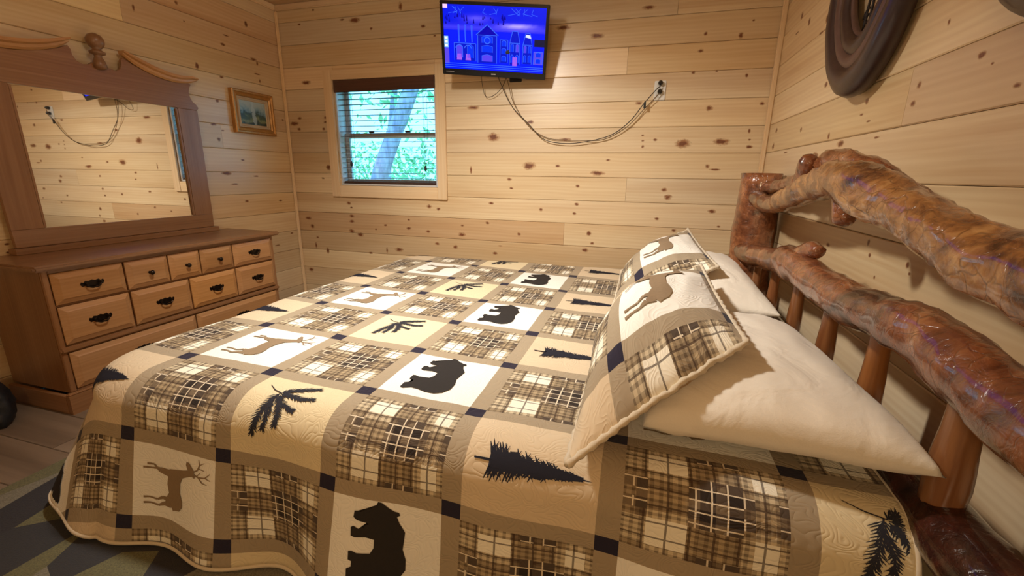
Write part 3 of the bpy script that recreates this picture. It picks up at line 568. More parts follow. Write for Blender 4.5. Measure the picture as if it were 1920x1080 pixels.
colr = pm.mix(pm.math('MULTIPLY', fall, .7), colr, lin(176,192,190)); pm.fin(colr, .35)
MB().box((.004, PY0+.066, PZ0+.066), (.0105, PY1-.066, PZ1-.066)).build('canvas', pm.m, pi_)

# ---------------------------------------------------------------- television
TC = Vector((1.858, -.224, 1.901)); ax = Vector((.341, .095, .134)); TR = Quaternion(ax.normalized(), ax.length).to_matrix().to_4x4(); TM = Matrix.Translation(TC) @ TR
tv = empty('television', tuple(TC), label='flat screen television showing a blue picture, tilted on its wall mount above the window', cat='television')
tw, th = .34, .205
MB().cbox((-tw, .002, -th), (tw, .030, th), .005, TM).build('back_shell', MAT['black'], tv)
b = MB(); bz = .018
b.cbox((-tw, -.012, -th), (tw, .0018, -th+.036), .003, TM); b.cbox((-tw, -.012, th-bz), (tw, .0018, th), .003, TM)
b.cbox((-tw, -.012, -th+.036), (-tw+bz, .0018, th-bz), .002, TM); b.cbox((tw-bz, -.012, -th+.036), (tw, .0018, th-bz), .002, TM); b.build('bezel', MAT['black'], tv)
MB().cbox((-.20, .030, -.12), (.20, .052, .14), .01, TM).build('rear_housing', MAT['black_matte'], tv)
MB().box((-.014, -.0135, -th+.013), (.016, -.0122, -th+.020), TM).build('badge', plain('badge_silver', (.5, .5, .52), .3, .6), tv)
MB().box((-tw+.024, -.0135, -th+.017), (-tw+.078, -.0122, -th+.0205), TM).build('badge', bpy.data.materials['badge_silver'], tv)
# picture on the screen: line drawing of a night town, colours stored per face corner
def screen():
    X0, X1, Z0, Z1 = -tw+bz, tw-bz, -th+.036, th-bz
    V = []; F = []; C = []
    def P(x, z, d): return TM @ Vector((X0 + (X1-X0)*x, -.0042 - d*.0002, Z0 + (Z1-Z0)*z))
    def poly(pts, cols, d):
        b0 = len(V); V.extend(P(x, z, d) for x, z in pts); F.append(tuple(range(b0, b0+len(pts))))
        C.append([cols]*len(pts) if isinstance(cols, tuple) else cols)
    def line(pts, c, w=.0042, d=3):
        for (x0, z0), (x1, z1) in zip(pts, pts[1:]):
            dx, dz = (x1-x0)*1.7, z1-z0; L = sqrt(dx*dx+dz*dz) or 1; nx, nz = -dz/L*w/1.7, dx/L*w
            poly([(x0-nx, z0-nz), (x1-nx, z1-nz), (x1+nx, z1+nz), (x0+nx, z0+nz)], c, d)
    rnd = random.Random(5)
    deep, blue, lt, vio, pk = (.0,.008,.55), (.0,.01,.95), (.04,.14,1.0), (.10,.06,.75), (.35,.10,.8)
    poly([(0,.0),(1,.0),(1,.62),(0,.62)], blue, 0)
    N = 16
    for i in range(N):
        for j in range(8):
            def c(a, b_):
                x = a/N; z = .62+.38*b_/8; g = math.exp(-((x-.73)/.16)**2-((z-.71)/.035)**2)*1.0 + math.exp(-((x-.33)/.13)**2-((z-.80)/.05)**2)*.45+.25*math.exp(-((z-.66)/.05)**2)
                return (min(1, .0+.35*g*g+.1*g), min(1, .01+.30*g*g+.05*g), min(1, .75+.4*g))
            poly([(i/N,.62+.38*j/8),((i+1)/N,.62+.38*j/8),((i+1)/N,.62+.38*(j+1)/8),(i/N,.62+.38*(j+1)/8)], [c(i,j),c(i+1,j),c(i+1,j+1),c(i,j+1)], 0)
    for i in range(26):                                   # hanging dark branches
        x = rnd.uniform(.02, .62); z = rnd.uniform(.70, .82); h = rnd.uniform(.03, .10); poly([(x-.008, z), (x+.008, z), (x+.002, z+h), (x-.002, z+h)], (.0,.0,.28), 1)
    for i in range(14):
        x = rnd.uniform(.05, .95); line([(x, .97), (x+rnd.uniform(-.05,.05), .9), (x+rnd.uniform(-.05,.05), .87)], lt, .003, 2)
    def house(x0, x1, z0, z1, roof, nx_, nz_, col=deep):
        poly([(x0,z0),(x1,z0),(x1,z1),(x0,z1)], col, 1); line([(x0,z0),(x0,z1),(x1,z1),(x1,z0)], lt)
        xm = (x0+x1)/2
        if roof == 'gable': poly([(x0-.015,z1),(x1+.015,z1),(xm,z1+.16)], (.0,.0,.4), 1); line([(x0-.015,z1),(xm,z1+.16),(x1+.015,z1)], lt, .006)
        if roof == 'mansard': poly([(x0,z1),(x1,z1),(x1-.025,z1+.18),(x0+.025,z1+.18)], deep, 1); line([(x0,z1),(x0+.025,z1+.18),(x1-.025,z1+.18),(x1,z1)], lt)
        for i in range(nx_):
            for j in range(nz_):
                cx = x0+(i+.5)*(x1-x0)/nx_; cz = z0+(j+.5)*(z1-z0)/nz_; w = (x1-x0)/nx_*.28; h = (z1-z0)/nz_*.32
                poly([(cx-w,cz-h),(cx+w,cz-h),(cx+w,cz+h),(cx,cz+h*1.4),(cx-w,cz+h)], (.09,.05,.8) if rnd.random() < .35 else (.0,.03,.85), 2)
                line([(cx-w,cz-h),(cx-w,cz+h),(cx,cz+h*1.4),(cx+w,cz+h),(cx+w,cz-h)], lt, .003)
    house(.10, .32, .14, .42, '', 2, 1); house(.34, .53, .12, .56, 'gable', 1, 3); house(.565, .64, .14, .50, '', 1, 3); house(.66, .76, .12, .46, 'mansard', 2, 2); house(.79, .88, .14, .44, 'mansard', 2, 2); house(.90, .99, .14, .34, '', 1, 2, vio)
    for x in (.15, .215, .28): line([(x, .44), (x-.006, .70), (x+.006, .70), (x+.004, .44)], lt, .004)
    for cx in (.15, .24):
        line([(cx+.034*cos(a), .34+.05*sin(a)) for a in [pi*k/8 for k in range(9)]], lt, .006); poly([(cx-.028,.15),(cx+.028,.15),(cx+.02,.25),(cx-.02,.25)], pk, 2)
    line([(.435+.03*cos(a), .48+.05*sin(a)) for a in [2*pi*k/12 for k in range(13)]], lt, .006)
    poly([(.69,.10),(.735,.10),(.735,.24),(.69,.24)], pk, 3); poly([(.90,.42),(1,.42),(1,.53),(.90,.53)], (.01,.01,.04), 3); poly([(.81,.56),(.87,.54),(.86,.59),(.82,.60)], (.7,.75,1.0), 3)
    poly([(0,.34),(.042,.34),(.042,.52),(0,.52)], (.25,.5,.9), 2)
    for j in range(3): poly([(.006,.355+.06*j),(.034,.355+.06*j),(.034,.39+.06*j),(.006,.39+.06*j)], (.85,.9,1.0), 3)
    poly([(0,.08),(.045,.08),(.045,.33),(0,.33)], vio, 2); poly([(0,.94),(.045,.94),(.045,1),(0,1)], (.9,.6,.9), 2)
    for z in (.03, .06, .09): line([(0, z), (1, z)], (.05,.16,1.0), .004, 3)
    me = bpy.data.meshes.new('screen'); me.from_pydata([v - TC for v in V], [], F)
    ca = me.color_attributes.new('Col', 'FLOAT_COLOR', 'CORNER'); i = 0
    for f, cc in zip(me.polygons, C):
        for c in cc: ca.data[i].color = (*c, 1); i += 1
    m = NT('screen_picture'); at = m.n('ShaderNodeVertexColor'); at.layer_name = 'Col'; m.fin((0,0,0), .15)
    m.L.new(at.outputs[0], m.p.inputs['Emission Color']); m.p.inputs['Emission Strength'].default_value = 1.15
    me.materials.append(m.m); o = bpy.data.objects.new('screen', me); COL.objects.link(o); o.parent = tv
screen()
b = MB(); b.cbox((1.90, -.012, 1.70), (1.985, -.0005, 1.93), .003); b.build('wall_plate', MAT['black_matte'], tv)
MB().cbox((1.925, -.20, 1.83), (1.955, -.010, 1.865), .004).build('mount_arm', MAT['black_matte'], tv)
# cables
def cable(label, pts, r, mat, name='cable', gr=None):
    p, rr = smooth_path(pts, [r]*len(pts), 6); o = MB().tube(p, rr, 6).build(name, MAT[mat], None, smooth=True); return tag(o, label, 'cable', gr)
cable('dark power cord sagging from the television to the top socket of the outlet', [(1.84, -.10, 1.76), (1.848, -.07, 1.70), (1.926, -.045, 1.545), (2.042, -.035, 1.432), (2.15, -.03, 1.33), (2.271, -.028, 1.300), (2.415, -.03, 1.304), (2.60, -.035, 1.345), (2.72, -.04, 1.43), (2.80, -.045, 1.535), (2.868, -.045, 1.615), (2.889, -.036, 1.632)], .0028, 'cord')
cable('second thinner cord sagging beside the dark power cord to the lower socket', [(1.87, -.10, 1.76), (1.90, -.06, 1.70), (1.94, -.035, 1.56), (2.05, -.022, 1.41), (2.18, -.016, 1.335), (2.30, -.015, 1.322), (2.40, -.018, 1.318), (2.56, -.022, 1.322), (2.70, -.026, 1.395), (2.80, -.030, 1.50), (2.872, -.034, 1.575), (2.889, -.036, 1.600)], .0024, 'cord2')
cable('short loop of thin cable hanging just under the television', [(1.725, -.10, 1.745), (1.721, -.05, 1.66), (1.735, -.03, 1.613), (1.785, -.03, 1.613), (1.85, -.035, 1.66), (1.90, -.08, 1.72)], .002, 'cord')
tag(MB().cbox((2.798, -.052, 1.505), (2.812, -.038, 1.545), .003).build('cord_tie', MAT['black_matte']), 'black twist tie around the cords near the outlet', 'tie')
ou = empty('wall_outlet', (2.889, -.004, 1.56), label='white double outlet on the back wall with two black plugs', cat='outlet')
MB().cbox((2.854, -.0075, 1.557), (2.924, -.0005, 1.671), .003).build('cover_plate', MAT['white_plastic'], ou)
for z in (1.590, 1.640): MB().cbox((2.872, -.0095, z-.016), (2.906, -.0074, z+.016), .003).build('receptacle', MAT['white_plastic'], ou)
for z, lb in ((1.640, 'round black plug in the upper socket of the outlet'), (1.590, 'round black plug in the lower socket of the outlet')):
    tag(MB().lathe([(.013, 0), (.015, .008), (.014, .024), (.008, .032), (.004, .036)], (2.889, 0, 0), 14, 'y', None).build('plug', MAT['black']), lb, 'plug').location = (2.889, -.028, z)

# ---------------------------------------------------------------- horse collars on the right wall
def collar(yc, zc, ry, rz, label, iron=True, tilt=.0):
    t = empty('horse_collar', (XR-.03, yc, zc-rz), label=label, cat='wall decoration', group=None)
    def ovl(k, ang):
        # pointed at the top, round and heavy at the bottom
        a = ang; w = ry*k; h = rz*k
        x = w*sin(a)*(1 - .18*cos(a)); z = -h*cos(a) if cos(a) > 0 else -h*cos(a)*1.15
        return x, z
    def band(name, k, r, d, mat, sq=1.0, sw=1.0):
        n = 56; pts = []; vs = []; fs = []; m_ = 10
        for i in range(n):
            a = 2*pi*i/n; x, z = ovl(k, a); x2, z2 = ovl(k, a+.01); tx, tz = x2-x, z2-z; L = sqrt(tx*tx+tz*tz); nx, nz = tz/L, -tx/L
            rr = r*(1 + sw*.35*cos(a))
            for j in range(m_):
                q = 2*pi*j/m_; o_ = rr*cos(q); dd = max(-d + .003, sq*rr*sin(q))
                wob = 1 + .03*sin(9*a+j)
                vs.append((XR - .004 - d - dd*wob, yc + x + nx*o_, zc + z + nz*o_))
        for i in range(n):
            for j in range(m_): fs.append((i*m_+j, i*m_+(j+1)%m_, ((i+1)%n)*m_+(j+1)%m_, ((i+1)%n)*m_+j))
        return MB().add(vs, fs).build(name, MAT[mat], t, smooth=True)
    band('outer_roll', .90, .040, .034, 'collar', .8); band('middle_ridge', .72, .020, .044, 'collar2', .8); band('inner_roll', .585, .026, .032, 'collar', .9)
    band('inner_lip', .49, .009, .03, 'collar2', 1)
    if iron:
        for s in (-1, 1):
            for (a0, w0) in ((.22, .05), (.10, .035)):
                pts = [(XR-.018, yc + s*ry*a0*(.4+.6*cos(q*1.5)), zc + rz*(-.42+.8*q/ (pi/2))) for q in [k*pi/2/10 for k in range(11)]]
                MB().tube(pts, .004, 6).build('scroll_bar', MAT['iron'], t, smooth=True)
            pts = []
            for k in range(26):
                q = k/25*2.6*pi; r_ = .032*(1-k/32); pts.append((XR-.018, yc + s*.048 + s*r_*cos(q), zc - rz*.30 + r_*sin(q)))
            MB().tube(pts, .004, 6).build('scroll', MAT['iron'], t, smooth=True)
    return t
collar(-1.235, 1.725, .31, .345, 'dark oval leather horse collar with iron scrollwork hanging higher near the corner')
collar(-2.08, 1.73, .31, .36, 'second dark horse collar at the upper right edge of the view')

# ---------------------------------------------------------------- things on the floor
rm = NT('woven_rug'); co = rm.coord((1,1,1), rnd=False)
mp = rm.n('ShaderNodeMapping'); rm.L.new(co, mp.inputs[0]); mp.inputs['Rotation'].default_value = (0, 0, .3); mp.inputs['Scale'].default_value = (6.2, 2.2, 1)
vo = rm.n('ShaderNodeTexVoronoi', feature='F1'); rm.L.new(mp.outputs[0], vo.inputs[0]); vo.inputs['Scale'].default_value = 1.0
sc_ = rm.n('ShaderNodeSeparateColor'); rm.L.new(vo.outputs['Color'], sc_.inputs[0])
wv = rm.noise(co, 260, 2)
c_ = rm.ramp(sc_.outputs[0], [(.0, lin(34,36,50)), (.42, lin(44,48,58)), (.62, lin(150,144,124)), (.80, lin(128,124,84))], 'CONSTANT')
c_ = rm.mix(wv, c_, lin(60,56,52)); rm.bump(wv, .6, .004); rm.fin(c_, .95)
tag(MB().cbox((.80, -3.7, .0005), (3.1, -1.3, .011), .004).build('rug', rm.m), 'dark navy rug with pale olive leaf shapes under the bed', 'rug')
def lump(c, s, seed, amp=.25, n=24):
    bm = bmesh.new(); bmesh.ops.create_icosphere(bm, subdivisions=4, radius=1); b = MB(); vs = []
    for v in bm.verts:
        d = v.co.normalized(); r = 1 + amp*noise.noise(d*1.6+Vector((seed,0,0))) + amp*.5*abs(noise.noise(d*4+Vector((0,seed,0))))
        p = Vector((d.x*s[0]*r, d.y*s[1]*r, d.z*s[2]*r)); p.z = max(p.z, -s[2]*.72); vs.append(p + Vector(c))
    bm.verts.ensure_lookup_table(); b.add(vs, [tuple(v.index for v in f.verts) for f in bm.faces]); bm.free(); return b
b = lump((.17, -2.125, .078), (.14, .075, .105), 3.1)
bg_ = b.build('duffel_bag', MAT['bag'], None, smooth=True, tris=False); tag(bg_, 'crumpled black bag on the floor left of the dresser', 'bag')
# ---------------------------------------------------------------- bed: log headboard, box spring, mattress
bed = empty('log_bed', (2.3, -1.3, 0), label='rustic log bed with thick varnished twisted branches as headboard', cat='bed')
def log(name, pts, rad, mat, n=22, noisy=.16, seed=0, sub=8, par=None, re=True):
    p, r = smooth_path(pts, rad, sub); return MB().tube(p, r, n, noisy=noisy, seed=seed, round_ends=re).build(name, MAT[mat], par or bed, smooth=True)
# far and near corner posts: heavy logs with sawn tops
for y, sd in ((-.50, 1), (-2.88, 5)):
    pts = []; rad = []
    for i in range(24):
        z = .0 + 1.112*i/23; pts.append((3.430 + .003*sin(z*5), y + .004*cos(z*4), z)); rad.append(.104 + .006*sin(z*3+sd))
    rad[0] *= .97; p = MB().tube(pts, rad, 26, noisy=.10, seed=sd)
    p.build('post', MAT['log_post'], bed, smooth=True)
tl = log('top_log', [(3.40, -.60, .985), (3.385, -.95, .978), (3.365, -1.25, 1.02), (3.355, -1.5, 1.065), (3.345, -1.70, 1.085), (3.345, -1.85, 1.070), (3.35, -1.95, 1.045), (3.36, -2.03, 1.028), (3.36, -2.14, 1.002), (3.36, -2.23, .982), (3.365, -2.35, .962), (3.37, -2.55, .94), (3.39, -2.84, .93)],
         [.040, .037, .040, .046, .050, .058, .056, .053, .050, .050, .053, .060, .062], 'log_gold', seed=2, noisy=.24)
log('upper_branch', [(3.43, -.62, 1.04), (3.425, -.9, 1.055), (3.41, -1.15, 1.07), (3.395, -1.40, 1.115), (3.385, -1.58, 1.135), (3.385, -1.72, 1.12), (3.39, -1.84, 1.09), (3.40, -1.98, 1.045), (3.41, -2.10, 1.0), (3.42, -2.3, .96)],
    [.030, .030, .034, .040, .036, .030, .028, .026, .024, .02], 'log_red', seed=4, noisy=.34)
log('cut_stub', [(3.36, -1.74, 1.07), (3.355, -1.76, 1.02), (3.35, -1.775, .985)], [.040, .032, .026], 'log_red', seed=6, noisy=.2, n=14)
log('cut_stub', [(3.37, -1.38, 1.07), (3.345, -1.44, 1.13), (3.34, -1.455, 1.15)], [.036, .028, .022], 'log_red', seed=9, noisy=.3, n=14)
log('middle_log', [(3.375, -.60, .715), (3.362, -.86, .737), (3.36, -1.19, .775), (3.36, -1.36, .800), (3.36, -1.50, .800), (3.36, -1.73, .790), (3.36, -1.90, .790), (3.36, -2.04, .804), (3.36, -2.15, .812), (3.36, -2.25, .802), (3.36, -2.34, .788), (3.365, -2.5, .775), (3.39, -2.84, .77)],
    [.044, .045, .045, .058, .052, .052, .050, .050, .054, .054, .053, .056, .058], 'log_red', seed=12, noisy=.15)
log('cut_stub', [(3.37, -1.40, .81), (3.372, -1.52, .862), (3.374, -1.58, .872)], [.036, .030, .020], 'log_red', seed=14, noisy=.2, n=14)
log('lower_rail', [(3.42, -.60, .46), (3.42, -1.3, .465), (3.415, -2.0, .475), (3.41, -2.4, .482), (3.41, -2.80, .48)], [.052, .056, .058, .060, .060], 'log_shaded', seed=17, noisy=.10)
for i, (y, r) in enumerate(((-.80, .021), (-1.09, .022), (-1.385, .024), (-1.675, .026), (-1.955, .028), (-2.255, .033), (-2.55, .032))):
    zt = interp(y, [-2.84, -2.34, -2.15, -1.9, -1.5, -1.19, -.86, -.6], [.77, .788, .812, .79, .80, .775, .737, .715]) - .03
    MB().tube([(3.405, y, .50+.04*k*(zt-.50)/.04/8) for k in range(9)], [r*(.92+.10*sin(k*.8)) for k in range(9)], 12, noisy=.06, seed=i).build('spindle', MAT['spindle'], bed, smooth=True)
for y in (-.34, -2.20): MB().cbox((1.30, y-.02, .14), (3.34, y+.02, .24), .006).build('side_rail', MAT['spindle'], bed)
for y in (-.36, -1.3, -2.16):
    MB().cbox((1.33, y-.03, .013), (1.39, y+.03, .14), .004).build('foot_leg', MAT['spindle'], bed)
bs = tag(MB().cbox((1.27, -2.22, .242), (3.30, -.29, .35), .02).build('box_spring', MAT['mattress']), 'box spring hidden under the quilt and mattress', 'box spring')
ma = tag(MB().cbox((1.25, -2.24, .352), (3.31, -.27, .478), .04).build('mattress', MAT['mattress']), 'mattress under the patchwork quilt', 'mattress')

# ---------------------------------------------------------------- quilt
H = .50; RC = .10; RD = .105
CA0, CA1, CB0, CB1 = 1.27, 3.355, -2.235, -.26
LM = .545
def Lof(a, b):
    ia = clamp(a, CA0+RC, CA1); ib = clamp(b, CB0+RC, CB1-RC); return sqrt((a-ia)**2+(b-ib)**2) - RC
def S(a, b):
    ia = clamp(a, CA0+RC, CA1); ib = clamp(b, CB0+RC, CB1-RC); dx, dy = a-ia, b-ib; dist = sqrt(dx*dx+dy*dy); L = dist - RC
    if L > LM: dx *= (LM+RC)/dist; dy *= (LM+RC)/dist; dist = LM+RC; L = LM
    puff = .004*noise.noise(Vector((a*3.2, b*3.2, 0))) + .0022*noise.noise(Vector((a*11, b*11, 3)))
    if L <= 0: return Vector((a, b, H + puff))
    nx, ny = dx/dist, dy/dist; cor = min(1, abs(nx*ny)*2)
    q = RD*pi/2
    if L < q: out = RD*sin(L/RD); dn = RD*(1-cos(L/RD))
    else:
        e = L - q; dn = RD + e*(.975 - .10*cor); out = RD + e*(.16 + .26*cor)
    e = max(0, L - .10)
    if abs(ny) > .999: ph = sin(a*15.5 - .9) * .6 + .5*sin(a*8.3 + 1.4)
    elif abs(nx) > .999: ph = sin(b*13)
    else:
        th = math.atan2(abs(ny), abs(nx)); s0 = sin((CA0+RC)*15.5-.9)*.6 + .5*sin((CA0+RC)*8.3+1.4); w = th/(pi/2)
        ph = (s0)*w**3 + .55*sin(w*pi*2.0)*4*w*(1-w)
    out += .13*(e**1.3)*ph*(1 + .9*cor)
    z = H - dn
    if z < .022:
        out += (.022 - z)*.45; z = .022 + .006*(1+sin(out*40))
    return Vector((ia + nx*(RC+out), ib + ny*(RC+out), z + puff))
AN = [.46, .80, 1.125, 1.46, 1.815, 2.15, 2.48, 2.83, 3.185, 3.54]          # lattice lines across: columns -3..6
def Uof(a): return interp(a, AN, list(range(-3, 7)))
def Aof(u): return interp(u, list(range(-3, 7)), AN)
SB = [-2.80, -2.46, -2.16, -1.85, -1.55, -1.2, -.87, -.5]; SS = [0, 0, .045, .067, .083, .09, .12, .13]
BN = [-3.05, -2.715, -2.455, -2.144, -1.827, -1.506, -1.165, -.805, -.43, -.07, .28]; BV = [-2, -1, 0, 1, 2, 3, 4, 5, 6, 7, 8]
def skew(a, b): return interp(clamp(b, -2.8, -.5), SB, SS) * clamp((a-1.46)/1.03, -.5, 1.9)
def Vof(a, b): return interp(b + skew(a, b), BN, BV)
def AB(u, v):
    a = Aof(u); t = interp(v, BV, BN); b = t
    for _ in range(6): b = t - skew(a, b)
    return a, b
QA0, QA1, QB0, QB1 = CA0 - LM, 3.355, CB0 - LM, CB1 + .38
NA, NB = 250, 260
vs = []; uv = []
for i in range(NA+1):
    a = QA0 + (QA1-QA0)*i/NA
    for j in range(NB+1):
        b = QB0 + (QB1-QB0)*j/NB
        # rounded flat corners of the quilt
        vs.append(S(a, b)); uv.append((Uof(a) + .006*noise.noise(Vector((a*8, b*8, 0))), Vof(a, b) + .006*noise.noise(Vector((a*8, b*8, 9)))))
fs = [(i*(NB+1)+j, (i+1)*(NB+1)+j, (i+1)*(NB+1)+j+1, i*(NB+1)+j+1) for i in range(NA) for j in range(NB) if min(Lof(QA0+(QA1-QA0)*x/NA, QB0+(QB1-QB0)*y_/NB) for x in (i, i+1) for y_ in (j, j+1)) < LM]
qm = MB().add(vs, fs); qo = qm.build('quilt', MAT['quilt'], None, smooth=True, uv=uv, origin=(2.3, -1.3, .02))
# orientation: normals up
me = qo.data
if sum(p.normal.z for p in list(me.polygons)[len(me.polygons)//2:len(me.polygons)//2+50]) < 0: me.flip_normals()
so = qo.modifiers.new('thick', 'SOLIDIFY'); so.thickness = .009; so.offset = -1
tag(qo, 'patchwork quilt of plaid, deer, bear and pine blocks spread over the bed', 'quilt')
def Snorm(F, u, v):
    e = .01; p = F(u, v); n = (F(u+e, v)-p).cross(F(u, v+e)-p); return p, n.normalized()
def binding():
    R_ = LM + RC; ci, cj = CA0+RC, CB0+RC
    path = [(QA0, QB1 - (QB1-cj)*t/120) for t in range(121)] + [(ci - R_*cos(t/60*pi/2), cj - R_*sin(t/60*pi/2)) for t in range(1, 60)] + [(ci + (QA1-ci)*t/120, QB0) for t in range(121)]
    b = MB()
    for edge in (path, [(QA1, QB0 + (QB1-QB0)*t/160) for t in range(161)]):
        b.tube([S(*e) - Vector((0, 0, .004)) for e in edge], .0055, 6)
    return b.build('edge_binding', MAT['piping'], qo, smooth=True)
binding()

# motifs: outlines in block units, x = facing, y = up, centred on 0
BEAR = [(-.33,.06),(-.335,-.02),(-.31,-.10),(-.30,-.17),(-.335,-.235),(-.33,-.265),(-.24,-.27),(-.215,-.235),(-.20,-.15),(-.165,-.10),(-.150,-.16),(-.165,-.235),(-.155,-.262),(-.075,-.265),(-.07,-.24),(-.085,-.20),(-.075,-.10),(-.02,-.075),(.06,-.075),(.075,-.14),(.06,-.225),(.07,-.255),(.15,-.26),(.165,-.24),(.145,-.20),(.155,-.10),(.19,-.085),(.215,-.14),(.225,-.215),(.25,-.245),(.31,-.24),(.315,-.215),(.285,-.185),(.28,-.11),(.29,-.02),(.34,-.03),(.40,-.07),(.43,-.06),(.425,-.03),(.375,.035),(.355,.075),(.35,.105),(.325,.115),(.305,.09),(.25,.11),(.17,.155),(.10,.15),(.0,.14),(-.10,.165),(-.21,.165),(-.29,.125)]
def stroke(pts, w):
    """tapered stroke -> list of quads"""
    o = []
    for i in range(len(pts)-1):
        (x0, y0), (x1, y1) = pts[i], pts[i+1]; dx, dy = x1-x0, y1-y0; L = sqrt(dx*dx+dy*dy) or 1; nx, ny = -dy/L, dx/L; a, b_ = w[i]/2, w[i+1]/2
        o.append([(x0-nx*a, y0-ny*a), (x1-nx*b_, y1-ny*b_), (x1+nx*b_, y1+ny*b_), (x0+nx*a, y0+ny*a)])
    return o
DEERB = [(-.27,.05),(-.285,.0),(-.30,-.03),(-.275,-.04),(-.255,-.06),(-.235,-.12),(-.16,-.10),(-.10,-.07),(.0,-.085),(.10,-.075),(.15,-.10),(.19,-.05),(.205,.02),(.225,.10),(.245,.155),(.30,.135),(.335,.14),(.335,.165),(.30,.19),(.265,.215),(.235,.225),(.21,.215),(.205,.235),(.175,.23),(.19,.20),(.165,.15),(.13,.09),(.06,.065),(-.05,.06),(-.14,.085),(-.21,.085)]
def deer(antlers=True):
    P = [DEERB]
    P += stroke([(-.24,-.06),(-.25,-.13),(-.285,-.19),(-.265,-.26),(-.27,-.33)], [.075,.045,.022,.018,.026]); P += stroke([(-.19,-.08),(-.18,-.14),(-.215,-.20),(-.20,-.27),(-.205,-.33)], [.06,.035,.02,.016,.024])
    P += stroke([(.15,-.07),(.165,-.16),(.155,-.24),(.15,-.33)], [.06,.028,.018,.024]); P += stroke([(.12,-.07),(.13,-.16),(.20,-.22),(.195,-.29)], [.05,.026,.018,.022])
    if antlers:
        P += stroke([(.225,.21),(.20,.27),(.215,.34),(.27,.385)], [.016,.014,.012,.006]); P += stroke([(.20,.27),(.15,.31),(.14,.36)], [.012,.010,.005]); P += stroke([(.215,.33),(.19,.39)], [.011,.005]); P += stroke([(.205,.25),(.26,.29)], [.010,.005])
        P += stroke([(.24,.21),(.28,.26),(.34,.28),(.38,.33)], [.016,.013,.011,.005]); P += stroke([(.30,.27),(.29,.33)], [.010,.005]); P += stroke([(.34,.28),(.40,.27)], [.010,.005])
    return P
def pine():
    rnd = random.Random(11); P = [[(-.008,-.37),(.008,-.37),(.012,-.22),(-.012,-.22)]]
    L = []; Rr = []; n = 15
    for i in range(n):
        t = i/(n-1); y = -.25 + .60*t; w = .105*(1-t)**.8 + .006
        L += [(-w*(1+.25*rnd.uniform(-1,1)), y-.016), (-w*.66, y+.010)]; Rr += [(w*(1+.25*rnd.uniform(-1,1)), y-.016), (w*.66, y+.010)]
    P.append([(0,-.24)] + Rr + [(0,.39)] + L[::-1])
    for i in range(30):
        t = i/30; y = -.27 + .61*t; w = .15*(1-t)**.85+.01
        for s in (-1, 1):
            k = rnd.uniform(.72, 1.15); P += stroke([(s*w*.35, y+.012), (s*w*k, y-.012*rnd.random()-.010)], [.020, .004])
            P += stroke([(s*w*.6, y), (s*w*k*.9, y+.016)], [.010, .003])
    return P
def branch():
    rnd = random.Random(23); P = stroke([(.28,-.31),(.22,-.22),(.19,-.12)], [.005,.010,.010])
    # flat sprays of needles around a short stem
    stems = [([(.19,-.13),(.25,-.06),(.30,.03),(.35,.13)], .075, 0), ([(.18,-.12),(.18,-.02),(.17,.08),(.19,.18)], .062, 0), ([(.17,-.12),(.08,-.07),(-.02,-.03),(-.11,-.02)], .066, 0), ([(.19,-.14),(.05,-.17),(-.09,-.20),(-.21,-.22)], .085, 0), ([(.10,-.16),(-.03,-.12),(-.16,-.12)], .07, 0), ([(.10,-.10),(.06,.02),(.04,.08)], .055, 0)]
    for st, ln, _w in stems:
        P += stroke(st, [.009]*len(st)); pts, _ = smooth_path([(x, y, 0) for x, y in st], [1]*len(st), 6)
        for i in range(1, len(pts)):
            p = pts[i]; d = (pts[i]-pts[i-1]).normalized(); t = i/len(pts); l = ln*(1.05-.4*t)
            for s in (-1, 1):
                for q in (.35, .75):
                    aa = s*(q+rnd.uniform(-.15,.15)); c, s_ = cos(aa), sin(aa); e = Vector((d.x*c-d.y*s_, d.x*s_+d.y*c, 0))*l*rnd.uniform(.75,1.15)
                    P += stroke([(p.x, p.y), (p.x+e.x*.5, p.y+e.y*.5), (p.x+e.x, p.y+e.y)], [.004,.010,.002])
    return P
def tri_poly(poly):
    me = bpy.data.meshes.new('t'); bm = bmesh.new()
    if len(poly) == 4: bm.free(); bpy.data.meshes.remove(me); return [[poly[0], poly[1], poly[2]], [poly[0], poly[2], poly[3]]]
    vv = [bm.verts.new((x, y, 0)) for x, y in poly]; f = bm.faces.new(vv); bmesh.ops.triangulate(bm, faces=[f])
    o = [[(v.co.x, v.co.y) for v in f.verts] for f in bm.faces]; bm.free(); bpy.data.meshes.remove(me); return o
def subdiv(t, m):
    out = []; st = [t]
    while st:
        a, b_, c = st.pop(); L = [((a[0]-b_[0])**2+(a[1]-b_[1])**2, 0), ((b_[0]-c[0])**2+(b_[1]-c[1])**2, 1), ((c[0]-a[0])**2+(c[1]-a[1])**2, 2)]
        l, k = max(L)
        if l < m*m: out.append((a, b_, c)); continue
        if k == 0: q = ((a[0]+b_[0])/2, (a[1]+b_[1])/2); st += [(a, q, c), (q, b_, c)]
        elif k == 1: q = ((b_[0]+c[0])/2, (b_[1]+c[1])/2); st += [(a, b_, q), (a, q, c)]
        else: q = ((c[0]+a[0])/2, (c[1]+a[1])/2); st += [(a, b_, q), (q, b_, c)]
    return out
SHP = {'bear': [BEAR], 'deer': deer(), 'doe': deer(False), 'pine': pine(), 'branch': branch()}
TRI = {k: [s for p in P for t in tri_poly(p) for s in subdiv(t, .06)] for k, P in SHP.items()}
AMAT = {'bear': 'ap_bear', 'deer': 'ap_deer', 'doe': 'ap_deer', 'pine': 'ap_tree', 'branch': 'ap_branch'}
NAME = {'bear': 'bear_applique', 'deer': 'deer_applique', 'doe': 'deer_applique', 'pine': 'pine_tree_applique', 'branch': 'pine_branch_applique'}
